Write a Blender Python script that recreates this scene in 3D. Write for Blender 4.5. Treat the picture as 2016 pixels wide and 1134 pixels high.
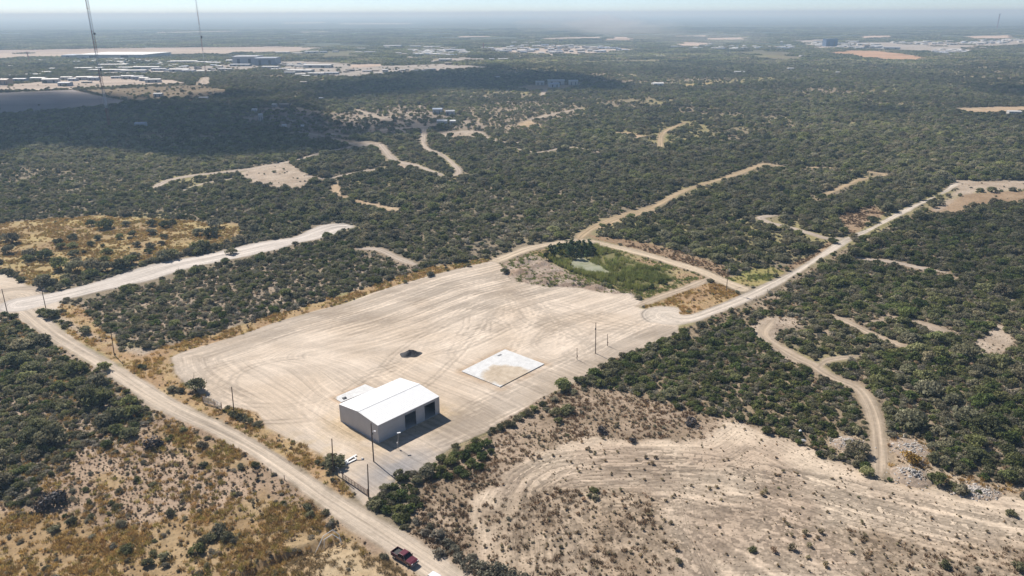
import bpy, math, random, time
import numpy as np
from mathutils import Matrix, Vector

T0 = time.time()
scene = bpy.context.scene
for o in list(bpy.data.objects):
    bpy.data.objects.remove(o)

# ---------------------------------------------------------------- camera (a drone 100 m up)
CAM_H = 100.0
FOCAL = 1490.0            # pixels across a 2016 pixel wide frame
PITCH = math.atan((567 - 26) / FOCAL)
ROLL = -0.004
cam_data = bpy.data.cameras.new('camera')
cam_data.sensor_width = 36.0
cam_data.lens = 36.0 * FOCAL / 2016.0
cam_data.clip_start = 1.0
cam_data.clip_end = 200000.0
cam = bpy.data.objects.new('camera', cam_data)
scene.collection.objects.link(cam)
fw = Vector((0, math.cos(PITCH), -math.sin(PITCH)))
up0 = Vector((0, math.sin(PITCH), math.cos(PITCH)))
rt0 = Vector((1, 0, 0))
rt = rt0 * math.cos(ROLL) + up0 * math.sin(ROLL)
up = up0 * math.cos(ROLL) - rt0 * math.sin(ROLL)
m = Matrix((rt, up, -fw)).transposed().to_4x4()
m.translation = Vector((0, 0, CAM_H))
cam.matrix_world = m
scene.camera = cam

# ---------------------------------------------------------------- sky, sun, exposure
SUN_EL = math.radians(44.0)
SUN_AZ = math.radians(-40.0)      # where the sun stands, from +Y towards +X
world = bpy.data.worlds.new('World')
scene.world = world
world.use_nodes = True
wn = world.node_tree.nodes
wl = world.node_tree.links
bg = wn['Background']
sky = wn.new('ShaderNodeTexSky')
sky.sky_type = 'NISHITA'
sky.sun_disc = False
sky.sun_elevation = SUN_EL
sky.sun_rotation = SUN_AZ
sky.air_density = 0.6
sky.dust_density = 0.6
sky.ozone_density = 1.0
sky.altitude = 2500
wl.new(sky.outputs[0], bg.inputs[0])
bg.inputs[1].default_value = 0.09

sun_data = bpy.data.lights.new('sun', 'SUN')
sun_data.energy = 5.0
sun_data.angle = math.radians(0.5)
sun_data.color = (1.0, 0.955, 0.89)
sun = bpy.data.objects.new('sun', sun_data)
scene.collection.objects.link(sun)
SUN_DIR = Vector((math.sin(SUN_AZ) * math.cos(SUN_EL), math.cos(SUN_AZ) * math.cos(SUN_EL), math.sin(SUN_EL)))
sun.rotation_euler = SUN_DIR.to_track_quat('Z', 'Y').to_euler()

scene.view_settings.view_transform = 'Standard'
scene.view_settings.look = 'None'
scene.view_settings.gamma = 1.0
scene.view_settings.use_curve_mapping = False
scene.view_settings.exposure = 0.37
scene.render.engine = 'CYCLES'
scene.cycles.use_denoising = True
scene.cycles.max_bounces = 5
scene.cycles.diffuse_bounces = 2
scene.cycles.glossy_bounces = 2
scene.cycles.transmission_bounces = 3
scene.cycles.volume_bounces = 0
scene.cycles.transparent_max_bounces = 8
import json
DATA = json.loads(r"""{"roads":{"dirt_road":[[[-202.69,273.21],[-176.96,250.46],[-161.46,235.59],[-146.14,222.97],[-128.96,208.93],[-113.54,195.69],[-92.68,178.18],[-78.23,168.96],[-62.34,157.32],[-50.19,145.96],[-40.05,135.86],[-34.86,131.21],[-30.57,127.45],[-24.14,121.74],[-18.57,116.83],[-10.14,109.25]],
[[-176.9,259.45],[-161.3,244.59],[-147.37,231.16],[-132.52,218.94],[-117.21,206.36],[-106.04,196.59],[-94.63,186.97],[-78.39,175.38],[-63.66,164.22],[-52.5,154.41],[-42.23,145.32],[-36.7,140.15],[-33.05,138.49],[-25.23,131.15],[-18.14,125.18],[-11.92,119.62],[-7.68,115.39],[-0.04,108.57]]],"caliche_road":[[[-187.7,264.81],[-177.6,270.69],[-164.01,286.28],[-152.55,307.03],[-135.68,320.54],[-118.6,338.46],[-102.09,348.44],[-100.17,360.13],[-95.4,368.59],[-83.11,368.41]],
[[-175.1,253.37],[-168.07,263.0],[-156.08,276.09],[-145.78,284.23],[-135.65,301.35],[-118.78,315.14],[-106.98,326.26],[-98.67,338.18],[-88.53,346.51],[-80.1,363.58]]],"access_road":[[[45.57,253.96],[51.44,248.97],[58.24,243.68],[80.52,261.27],[94.06,274.31],[116.63,295.52],[143.84,328.32],[160.65,346.4],[173.54,356.98],[205.35,391.67],[235.58,420.39],[251.47,435.58],[273.89,463.41]],
[[38.64,217.3],[46.29,224.29],[55.48,232.1],[66.99,244.05],[86.11,258.6],[105.38,278.84],[123.96,300.08],[141.53,319.08],[154.99,334.62],[174.45,355.13],[210.71,391.59],[236.94,419.12],[254.42,435.53],[276.62,460.39]]],"perimeter_road":[[[-9.84,312.26],[-6.14,314.38],[5.15,329.44],[19.93,338.17],[31.44,343.07],[40.31,338.72],[50.86,329.61],[62.94,317.15],[71.78,306.23],[79.89,295.98],[85.89,283.27],[92.5,274.33]],
[[-7.03,303.1],[-5.99,305.15],[7.78,323.17],[21.34,334.04],[31.02,338.02],[38.6,333.8],[49.88,322.6],[59.51,312.79],[68.01,301.47],[76.33,291.49],[79.46,283.35],[85.91,270.44]]]},"tracks":[["pond_spur",[[78.25,285.81],[76.45,283.38],[67.48,274.63],[55.92,265.28],[45.44,255.47]],4.2,"tan"],["north_track",[[31.3,341.37],[34.54,350.87],[42.81,366.49],[58.3,386.49],[74.49,401.64],[87.51,420.45],[98.43,438.32],[119.41,463.35],[141.71,486.26],[164.3,513.21],[179.45,531.51]],5,"orange"],["upper_track",[[212.79,514.0],[223.64,506.63],[234.19,499.46],[244.59,489.14],[224.2,476.64],[196.18,447.51],[169.79,417.8]],4,"orange"],["west_track",[[-218.95,456.54],[-220.11,478.96],[-212.51,493.26],[-199.43,503.08],[-182.61,515.0],[-167.78,533.18],[-154.93,552.67],[-143.37,584.77],[-131.39,600.82],[-124.03,612.85],[-107.59,622.55]],6,"pale"],["west_track",[[-107.59,622.55],[-93.64,574.66],[-82.88,545.03],[-65.56,525.35],[-50.11,500.08],[-44.86,489.95]],5,"pale"],["lot_track",[[-80.74,708.88],[-70.25,611.55],[-54.24,573.76],[-44.31,544.19],[-35.65,506.68],[-37.88,489.81]],4.5,"pale"],["knoll_track",[[-58.91,656.39],[-45.89,685.64],[-30.39,685.22],[-21.74,655.42],[-7.06,627.82],[11.37,627.36]],5,"pale"],["loop_track",[[138.96,385.2],[128.93,381.17],[129.7,372.01],[135.45,363.18],[142.42,351.98],[148.3,341.4],[157.53,342.98]],4,"pale"],["brush_track",[[146.94,313.82],[152.5,309.42],[161.68,305.77],[168.83,298.17],[176.64,291.53]],4,"pale"],["winding_track",[[83.26,146.62],[88.43,158.46],[93.34,170.65],[96.76,182.48],[97.41,191.37],[93.21,197.75],[91.25,203.44],[90.46,206.57],[87.29,212.34],[84.15,221.92],[83.27,230.54],[91.01,242.87]],3.7,"tan"],["side_track",[[110.91,246.89],[114.78,240.32],[117.4,232.76],[119.48,227.25],[123.36,221.15],[125.9,216.47]],3.2,"tan"],["side_track",[[91.65,204.47],[96.91,209.71],[108.7,212.88]],3,"tan"],["mid_track",[[-166.38,682.76],[-135.56,664.12],[-115.13,703.32],[-81.81,718.89],[-72.12,742.96]],5,"pale"],["mid_track",[[-202.94,683.74],[-184.65,683.25],[-155.21,653.24],[-126.65,617.93]],4,"pale"],["mid_track",[[38.55,990.53],[47.2,1071.24],[59.94,1100.63]],6,"pale"],["mid_track",[[117.6,599.67],[133.76,674.69],[169.58,746.73]],5,"orange"],["mid_track",[[16.87,766.25],[44.5,809.74],[81.78,867.6]],5,"pale"],["thin_trail",[[-200.34,439.64],[-193.65,469.26],[-177.55,487.67],[-166.54,484.24]],2.6,"pale"],["thin_trail",[[-136.47,495.07],[-120.36,483.34],[-107.19,499.53],[-86.74,520.25]],2.6,"pale"],["thin_trail",[[-2.78,602.56],[20.59,578.71],[45.5,601.4],[67.03,577.63]],3,"pale"],["thin_trail",[[176.01,529.66],[192.11,514.43],[214.51,513.97]],3.5,"orange"],["thin_trail",[[-173.71,861.82],[-126.16,774.43],[-81.81,718.89]],4,"pale"],["thin_trail",[[119.31,237.12],[132.19,242.44],[141.62,236.89],[146.93,224.92]],1.6,"tan"],["far_track",[[-462.23,1171.99],[-517.63,1328.21]],14,"pale"],["brush_track",[[-70.74,328.11],[-60.11,326.4],[-47.76,311.32],[-40.35,304.21]],4,"pale"]],"polys":{"yard":[[[-105.79,213.42],[-99.96,202.45],[-91.55,192.68],[-86.41,188.68],[-77.83,180.53],[-76.36,182.2],[-68.34,179.07],[-63.13,170.85],[-55.43,165.11],[-48.67,160.37],[-43.56,155.86],[-40.6,150.53],[-36.45,144.5],[-32.4,137.94],[-29.95,139.74],[-26.68,148.79],[-19.52,151.84],[-17.25,158.55],[-12.99,163.13],[-5.45,168.89],[-2.0,173.98],[6.86,184.95],[15.37,193.0],[29.52,208.18],[40.36,218.05],[55.3,231.25],[58.24,243.68],[51.44,248.97],[45.57,253.96],[47.49,259.03],[46.21,266.48],[38.8,268.21],[32.51,270.5],[26.32,275.11],[13.22,276.42],[6.59,280.02],[-0.19,284.31],[-2.89,293.11],[-4.9,303.76],[-7.15,309.36],[-9.75,308.69],[-21.6,299.91],[-34.67,289.05],[-52.43,271.48],[-61.28,259.72],[-72.54,250.31],[-81.92,241.01],[-90.31,230.59],[-98.53,222.51],[-104.17,217.14]]],"junction":[[[-227.33,301.16],[-211.5,296.34],[-205.23,293.68],[-191.51,280.59],[-179.16,269.05],[-168.96,264.6],[-166.01,259.33],[-161.48,245.53],[-162.67,235.61],[-176.36,249.48],[-199.46,259.7]]],"nearscrub":[[[-214.51,265.12],[-174.88,247.08],[-152.23,227.88],[-119.37,197.67],[-96.31,179.03],[-90.05,175.47],[-91.87,169.06],[-95.18,163.75],[-97.6,158.47],[-104.42,156.3],[-102.77,148.91],[-102.42,140.22],[-105.26,135.75],[-120.26,132.42]]],"sparse":[[[-90.39,176.27],[-75.55,166.96],[-58.37,152.74],[-42.42,136.23],[-31.99,127.3],[-19.05,116.0],[-11.37,101.53],[-105.65,102.02],[-120.26,132.42],[-105.26,135.75],[-102.42,140.22],[-102.77,148.91],[-104.42,156.3],[-97.6,158.47],[-95.18,163.75],[-91.87,169.06]]],"goldmix":[[[-91.87,169.06],[-88.16,174.14],[-74.92,165.26],[-61.1,153.83],[-63.99,151.73],[-73.7,155.43],[-82.67,159.49]],
[[-113.92,134.08],[-103.08,135.74],[-96.44,137.46],[-84.41,128.9],[-73.7,135.55],[-62.83,135.48],[-55.59,143.66],[-44.38,135.36],[-31.87,126.67],[-19.05,116.0],[-11.37,101.53],[-39.23,101.67],[-96.89,101.97]],
[[-97.43,149.9],[-92.56,151.93],[-87.53,148.81],[-89.19,143.89],[-93.68,144.89]]],"strawgrass":[[[-39.45,116.12],[-43.85,118.1],[-39.24,123.17],[-32.5,124.65],[-25.79,120.87],[-18.95,115.18],[-13.11,101.54],[-42.72,101.69]]],"greyscrub":[[[-160.01,259.26],[-141.27,279.99],[-116.04,312.21],[-86.35,346.48],[-72.29,336.16],[-37.74,300.11],[-42.44,287.28],[-66.41,266.13],[-91.85,239.3],[-110.49,221.84],[-122.31,222.74],[-138.53,235.36]]],"goldfield":[[[-279.02,370.4],[-239.93,382.82],[-217.05,389.81],[-178.71,381.86],[-138.84,373.17],[-125.82,345.32],[-140.07,329.06],[-158.31,308.5],[-172.88,290.74],[-190.21,281.76],[-208.09,297.61],[-233.97,304.63]]],"verge":[[[-166.01,259.33],[-156.76,256.67],[-138.53,235.36],[-120.47,218.82],[-114.0,218.76],[-105.79,213.42],[-99.96,202.45],[-91.55,192.68],[-86.41,188.68],[-77.83,180.53],[-75.89,175.1],[-78.39,175.38],[-94.63,186.97],[-106.04,196.59],[-117.21,206.36],[-132.6,218.94],[-147.37,231.16]],
[[-76.55,180.8],[-68.34,179.07],[-63.13,170.85],[-55.43,165.11],[-48.67,160.37],[-42.74,154.34],[-39.57,148.48],[-35.32,141.63],[-36.62,139.79],[-42.23,145.32],[-52.5,154.41],[-63.66,164.22],[-75.32,173.52]],
[[-105.79,213.42],[-104.17,217.14],[-98.53,222.51],[-90.31,230.59],[-81.92,241.01],[-72.54,250.31],[-61.28,259.72],[-52.43,271.48],[-34.67,289.05],[-21.6,299.91],[-9.75,308.69],[-7.23,313.67],[-23.33,306.76],[-37.37,296.79],[-55.19,278.39],[-64.73,267.2],[-75.47,256.8],[-85.64,247.56],[-93.71,237.1],[-101.68,228.62],[-108.36,222.61],[-114.0,218.76]],
[[47.58,253.93],[55.32,262.08],[66.73,271.22],[77.17,279.77],[82.51,277.35],[84.72,271.01],[85.24,266.03],[78.79,259.72],[58.24,243.68],[51.44,248.97]]],"bare":[[[-158.7,246.91],[-149.55,239.9],[-134.64,227.7],[-121.38,220.77],[-114.0,218.76],[-115.49,214.99],[-124.51,218.86],[-136.31,227.72],[-148.87,235.46]],
[[78.48,233.15],[88.82,244.29],[97.64,244.2],[98.69,237.33],[90.34,233.03],[85.89,224.71],[86.76,213.09],[89.47,207.63],[85.24,208.74],[80.11,216.91]],
[[145.94,221.72],[155.81,230.23],[164.76,237.54],[166.81,234.43],[158.72,220.02],[150.35,205.32],[147.59,209.6],[144.3,213.29]],
[[137.59,239.18],[142.47,236.88],[143.8,228.25],[142.77,223.35],[139.92,230.39]],
[[278.54,472.46],[297.37,469.02],[367.8,473.85],[346.8,444.75],[276.78,439.16],[259.04,428.88],[226.73,390.24],[226.98,396.86],[249.2,422.66],[267.19,446.2]],
[[-182.06,501.03],[-175.02,533.34],[-158.01,536.82],[-133.1,495.0],[-125.18,453.4],[-143.61,450.92],[-159.66,462.68]],
[[-135.52,641.71],[-106.75,627.7],[-94.27,581.36],[-107.18,600.25],[-123.31,600.63]],
[[-89.19,555.33],[-67.39,534.88],[-61.7,516.09],[-75.68,516.38]],
[[-70.86,680.19],[-46.69,698.22],[-28.47,694.54],[-20.59,661.11],[-45.72,642.14]]],"scrubR":[[[17.2,188.7],[29.22,205.73],[53.69,228.32],[68.26,239.9],[86.42,254.01],[86.65,237.46],[83.93,218.79],[89.7,204.14],[92.44,195.81],[94.99,188.04],[91.11,172.73],[86.79,162.85],[72.29,157.68],[68.03,159.51],[60.66,167.89],[43.21,177.09],[26.41,182.77]]],"scrubR2":[[[92.69,196.45],[100.0,185.05],[95.05,167.62],[94.69,155.96],[99.72,149.54],[108.99,145.46],[125.9,138.71],[243.73,301.95],[227.39,367.56],[207.04,383.07],[155.94,331.35],[104.59,275.34],[86.87,255.52],[102.13,237.3],[108.7,212.88]]],"brush":[[[-18.91,135.2],[-18.19,144.37],[-15.24,150.35],[-10.88,156.73],[-6.22,164.03],[-1.19,172.16],[7.04,182.08],[17.37,190.82],[26.94,187.13],[43.38,177.9],[60.66,167.89],[54.19,163.1],[39.99,161.33],[23.8,161.45],[8.72,159.27],[-1.11,150.25],[-4.93,138.66],[-5.66,126.82],[-3.39,115.91],[-0.93,101.48],[-0.04,108.57],[-7.68,115.39],[-11.92,119.62],[-18.14,125.18]]],"tan":[[[-1.11,150.25],[8.72,159.27],[23.8,161.45],[39.9,160.87],[48.59,160.8],[56.94,168.41],[64.38,163.49],[70.73,153.53],[79.96,147.25],[89.25,142.69],[98.4,138.89],[122.71,134.29],[94.78,95.59],[-2.17,96.07],[-4.97,120.74],[-4.93,138.66]]],"tanbrush":[[[-5.98,136.87],[4.6,144.22],[16.07,145.11],[27.21,143.11],[31.34,134.87],[34.27,123.49],[30.66,115.72],[25.12,101.34],[-2.24,101.48],[-5.56,123.73]],
[[66.66,128.77],[72.57,130.37],[81.67,127.56],[87.94,123.92],[99.43,126.18],[114.57,123.0],[98.65,100.96],[52.85,101.2],[68.16,120.31]],
[[13.13,136.75],[18.88,139.42],[25.39,138.46],[21.63,134.94]]],"rubbleside":[[[88.04,149.63],[95.16,147.54],[101.04,143.56],[123.97,136.03],[129.27,143.37],[108.99,145.46],[99.72,149.54],[94.69,155.96]],
[[78.18,161.74],[81.69,165.76],[86.98,166.21],[86.79,162.85],[84.56,159.16],[79.42,157.18],[77.43,158.31]],
[[92.64,163.28],[96.93,165.65],[101.79,163.93],[102.14,158.13],[96.27,148.55],[94.76,144.58],[88.41,143.27],[85.21,145.62],[87.74,152.76]]],"spoil":[[[-4.47,303.75],[7.27,320.89],[14.71,310.5],[23.42,294.72],[34.23,279.1],[46.72,269.78],[47.22,258.51],[38.58,266.57],[26.23,273.96],[13.14,274.69],[-0.19,283.09],[-3.3,293.11]]],"berm":[[[7.27,320.89],[21.29,333.23],[30.95,337.19],[38.52,332.99],[49.77,321.84],[59.39,312.07],[67.87,300.79],[76.03,290.22],[78.06,283.36],[67.98,276.94],[55.95,267.46],[47.22,258.51],[46.55,268.67],[34.23,279.1],[23.42,294.72],[14.71,310.5]]],"reed":[[[14.93,315.57],[23.59,329.19],[39.97,331.35],[48.37,316.6],[61.77,298.85],[65.86,287.83],[56.85,277.65],[49.4,271.99],[38.2,279.05],[23.56,296.68],[15.7,308.36]]],"pond":[[[24.06,309.67],[29.44,313.91],[31.42,313.89],[36.1,306.0],[41.05,297.12],[36.9,293.91],[31.61,295.27],[27.03,300.63]]],"greengrass":[[[86.15,285.72],[99.29,297.05],[108.1,298.27],[111.14,291.7],[95.15,276.61],[88.43,277.28]]],"brown":[[[34.71,349.98],[40.49,340.4],[51.08,331.2],[63.2,318.63],[72.08,307.63],[80.21,297.29],[86.22,284.49],[90.01,293.89],[86.14,307.45],[74.84,320.74],[65.71,332.61],[50.79,342.79]],
[[132.27,317.71],[150.67,341.37],[137.82,317.63],[116.04,296.84],[108.68,293.66],[118.39,303.55]],
[[172.39,388.95],[198.55,405.34],[197.68,388.54],[172.62,358.85],[160.66,348.15],[161.47,359.02]],
[[221.74,393.61],[246.42,416.49],[265.62,435.33],[346.8,444.75],[321.12,409.17],[273.83,409.97],[253.74,404.42],[230.64,382.69]]],"bareorange":[[[-111.58,458.87],[-109.44,470.69],[-99.13,435.2],[-79.55,418.39],[-59.8,403.85],[-61.7,393.81],[-91.06,418.59],[-105.1,436.62]],
[[38.2,360.86],[60.27,392.93],[72.94,403.96],[77.67,399.32],[59.49,378.14],[43.0,358.93]],
[[4.01,730.14],[16.87,766.25],[28.64,729.43],[11.05,716.26]],
[[86.82,675.96],[101.98,687.82],[117.72,651.8],[105.19,635.6]],
[[490.37,853.67],[624.17,868.57],[592.36,822.49],[471.51,800.34]],
[[2.61,1118.69],[40.67,1166.47],[107.15,1146.56],[80.3,1084.61],[23.47,1072.23]]],"lot":[[[-301.82,808.04],[-268.08,915.34],[-200.5,830.61],[-172.79,857.07],[-139.01,895.16],[-92.86,903.88],[-39.09,771.79],[-8.09,730.49],[-26.28,697.65],[-68.65,705.27],[-100.08,663.19],[-137.85,675.96],[-166.31,645.21],[-209.18,705.92],[-245.07,730.35]]],"lotsparse":[[[-60.14,858.01],[-34.61,934.18],[26.55,931.95],[84.99,902.84],[57.56,768.86],[25.28,715.85],[-3.06,678.37],[-22.21,717.2],[-39.09,771.79]]],"goldfield2":[[[254.85,1156.77],[302.19,1180.7],[305.51,1146.03],[251.45,1123.78]]]},"fields":[[[[-909.49,1111.15],[-699.97,1066.14],[-621.11,1106.64],[-533.68,1012.66],[-452.69,932.71],[-486.67,897.01],[-546.47,824.24],[-645.61,718.01]],"grey"],
[[[-602.29,1098.33],[-532.5,1141.93],[-469.98,1172.33],[-370.96,1059.84],[-394.47,994.7],[-436.69,972.01],[-454.18,943.84],[-533.62,1019.09]],"browngrass"],
[[[-870.25,1156.6],[-750.18,1220.24],[-743.27,1339.57],[-710.29,1360.07],[-548.15,1267.65],[-503.04,1208.88],[-547.8,1175.81],[-639.57,1107.41],[-709.23,1080.75],[-837.97,1064.7]],"pale"],
[[[-1958.8,2171.88],[-1551.92,2408.79],[-1219.31,2519.98],[-744.9,2610.66],[-560.67,2459.45],[-574.07,2260.91],[-820.75,2110.05],[-1005.93,2072.48],[-1245.13,1925.3],[-1619.59,1789.39]],"pale"],
[[[-1958.8,2171.88],[-1551.92,2408.79],[-1219.31,2519.98],[-744.9,2610.66],[-722.24,2530.1],[-1157.91,2391.2],[-1447.05,2243.52],[-1838.47,2036.19]],"mauve"],
[[[-612.2,1724.21],[-462.84,1769.84],[-337.34,1654.66],[-254.32,1600.82],[-134.98,1658.74],[-34.11,1541.87],[-146.66,1451.22],[-265.45,1337.33],[-310.47,1307.13],[-419.39,1453.32],[-518.02,1585.7]],"greytan"],
[[[-334.0,1637.87],[-237.48,1665.24],[-282.63,1556.59],[-315.25,1543.76]],"pink"],
[[[-733.33,1511.0],[-588.12,1670.41],[-497.6,1569.33],[-520.19,1445.99],[-641.31,1402.98],[-753.35,1408.9]],"greytan"],
[[[-86.8,2415.9],[70.58,2512.25],[157.66,2624.86],[277.41,2492.38],[377.11,2272.87],[265.18,2132.13],[107.03,1987.45],[57.46,2041.3],[-36.64,2185.84]],"pale"],
[[[118.56,3321.78],[252.86,3480.61],[425.48,3532.71],[375.44,3289.2],[150.46,3188.72]],"pale"],
[[[356.4,3103.23],[474.73,3564.72],[530.01,3407.36],[453.09,3033.73],[388.75,2985.32]],"pink"],
[[[527.88,2587.59],[609.04,2854.79],[691.88,2747.87],[621.68,2497.7],[527.48,2430.97]],"pink"],
[[[818.15,2059.37],[934.79,2162.66],[988.22,2158.09],[969.01,1810.34],[869.07,1699.21],[819.14,1721.28],[828.19,1956.36]],"rust"],
[[[1021.13,2912.41],[1283.89,3173.99],[1283.21,3050.59],[1013.05,2667.52],[1181.34,2742.37],[1314.64,2727.79],[1570.08,2747.87],[2222.26,3183.79],[1927.73,2757.1],[1258.36,2195.25],[1466.89,2453.56],[1180.25,2056.77],[1062.54,1891.22],[1065.07,2013.02],[1081.98,2180.0],[1014.41,2281.12],[885.25,2326.57]],"greytan"],
[[[-343.88,2272.23],[-277.02,2093.78],[-219.49,1832.28],[-179.91,1789.39],[-130.49,1911.71],[-42.86,1840.6],[-96.91,1745.42],[-174.26,1731.96],[-220.55,1792.16]],"greytan"],
[[[-2756.14,9761.58],[-2354.67,10164.58],[-2134.25,9260.35],[-2535.24,8976.17]],"pale"],
[[[-2135.44,4758.5],[-1735.68,5097.1],[-1653.33,4871.81],[-2020.57,4500.52]],"pale"],
[[[-1284.12,4742.19],[-1048.3,4766.69],[-1005.37,4569.91],[-1215.27,4485.92]],"pale"],
[[[-1865.96,8769.12],[-1084.88,8741.62],[-1006.34,8105.91],[-1730.47,8129.57]],"pale"],
[[[-238.33,3703.67],[-84.49,3682.23],[-81.8,3563.18],[-225.84,3507.21]],"pale"],
[[[722.21,3609.87],[919.76,3664.28],[862.92,3435.72],[692.26,3458.74]],"pink"],
[[[1493.2,3424.32],[1706.25,3550.93],[1522.91,3208.58],[1379.9,3161.81]],"pink"],
[[[1928.53,3364.3],[2184.0,3482.07],[1940.98,3090.65],[1751.86,3052.85]],"pink"],
[[[772.64,3238.83],[990.14,3346.57],[899.85,3038.21],[754.17,2998.37]],"pink"]],"shade":[[[-1144.97,1168.53],[-695.42,1058.98],[-582.45,1054.45],[-446.21,1009.27],[-404.29,1075.44],[-307.99,967.21],[-277.38,1163.73],[-193.92,1453.85],[-47.4,1588.2],[88.72,1464.46],[181.51,1195.28],[149.16,1045.63],[79.24,1069.9],[2.38,1030.98],[-75.71,1091.2],[-164.91,1024.27],[-213.58,940.7],[-189.33,817.19],[-146.73,775.06],[-92.07,814.09],[-78.79,736.04],[-117.81,663.66],[-166.38,682.76],[-150.97,616.01],[-212.22,654.71],[-254.61,628.77],[-273.51,604.21],[-321.79,595.86],[-408.9,607.44],[-560.64,553.41]],
[[624.51,1123.46],[676.3,1163.39],[749.3,1101.85],[799.75,1025.87],[690.9,881.37],[619.48,932.62],[595.73,1020.54]],
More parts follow.
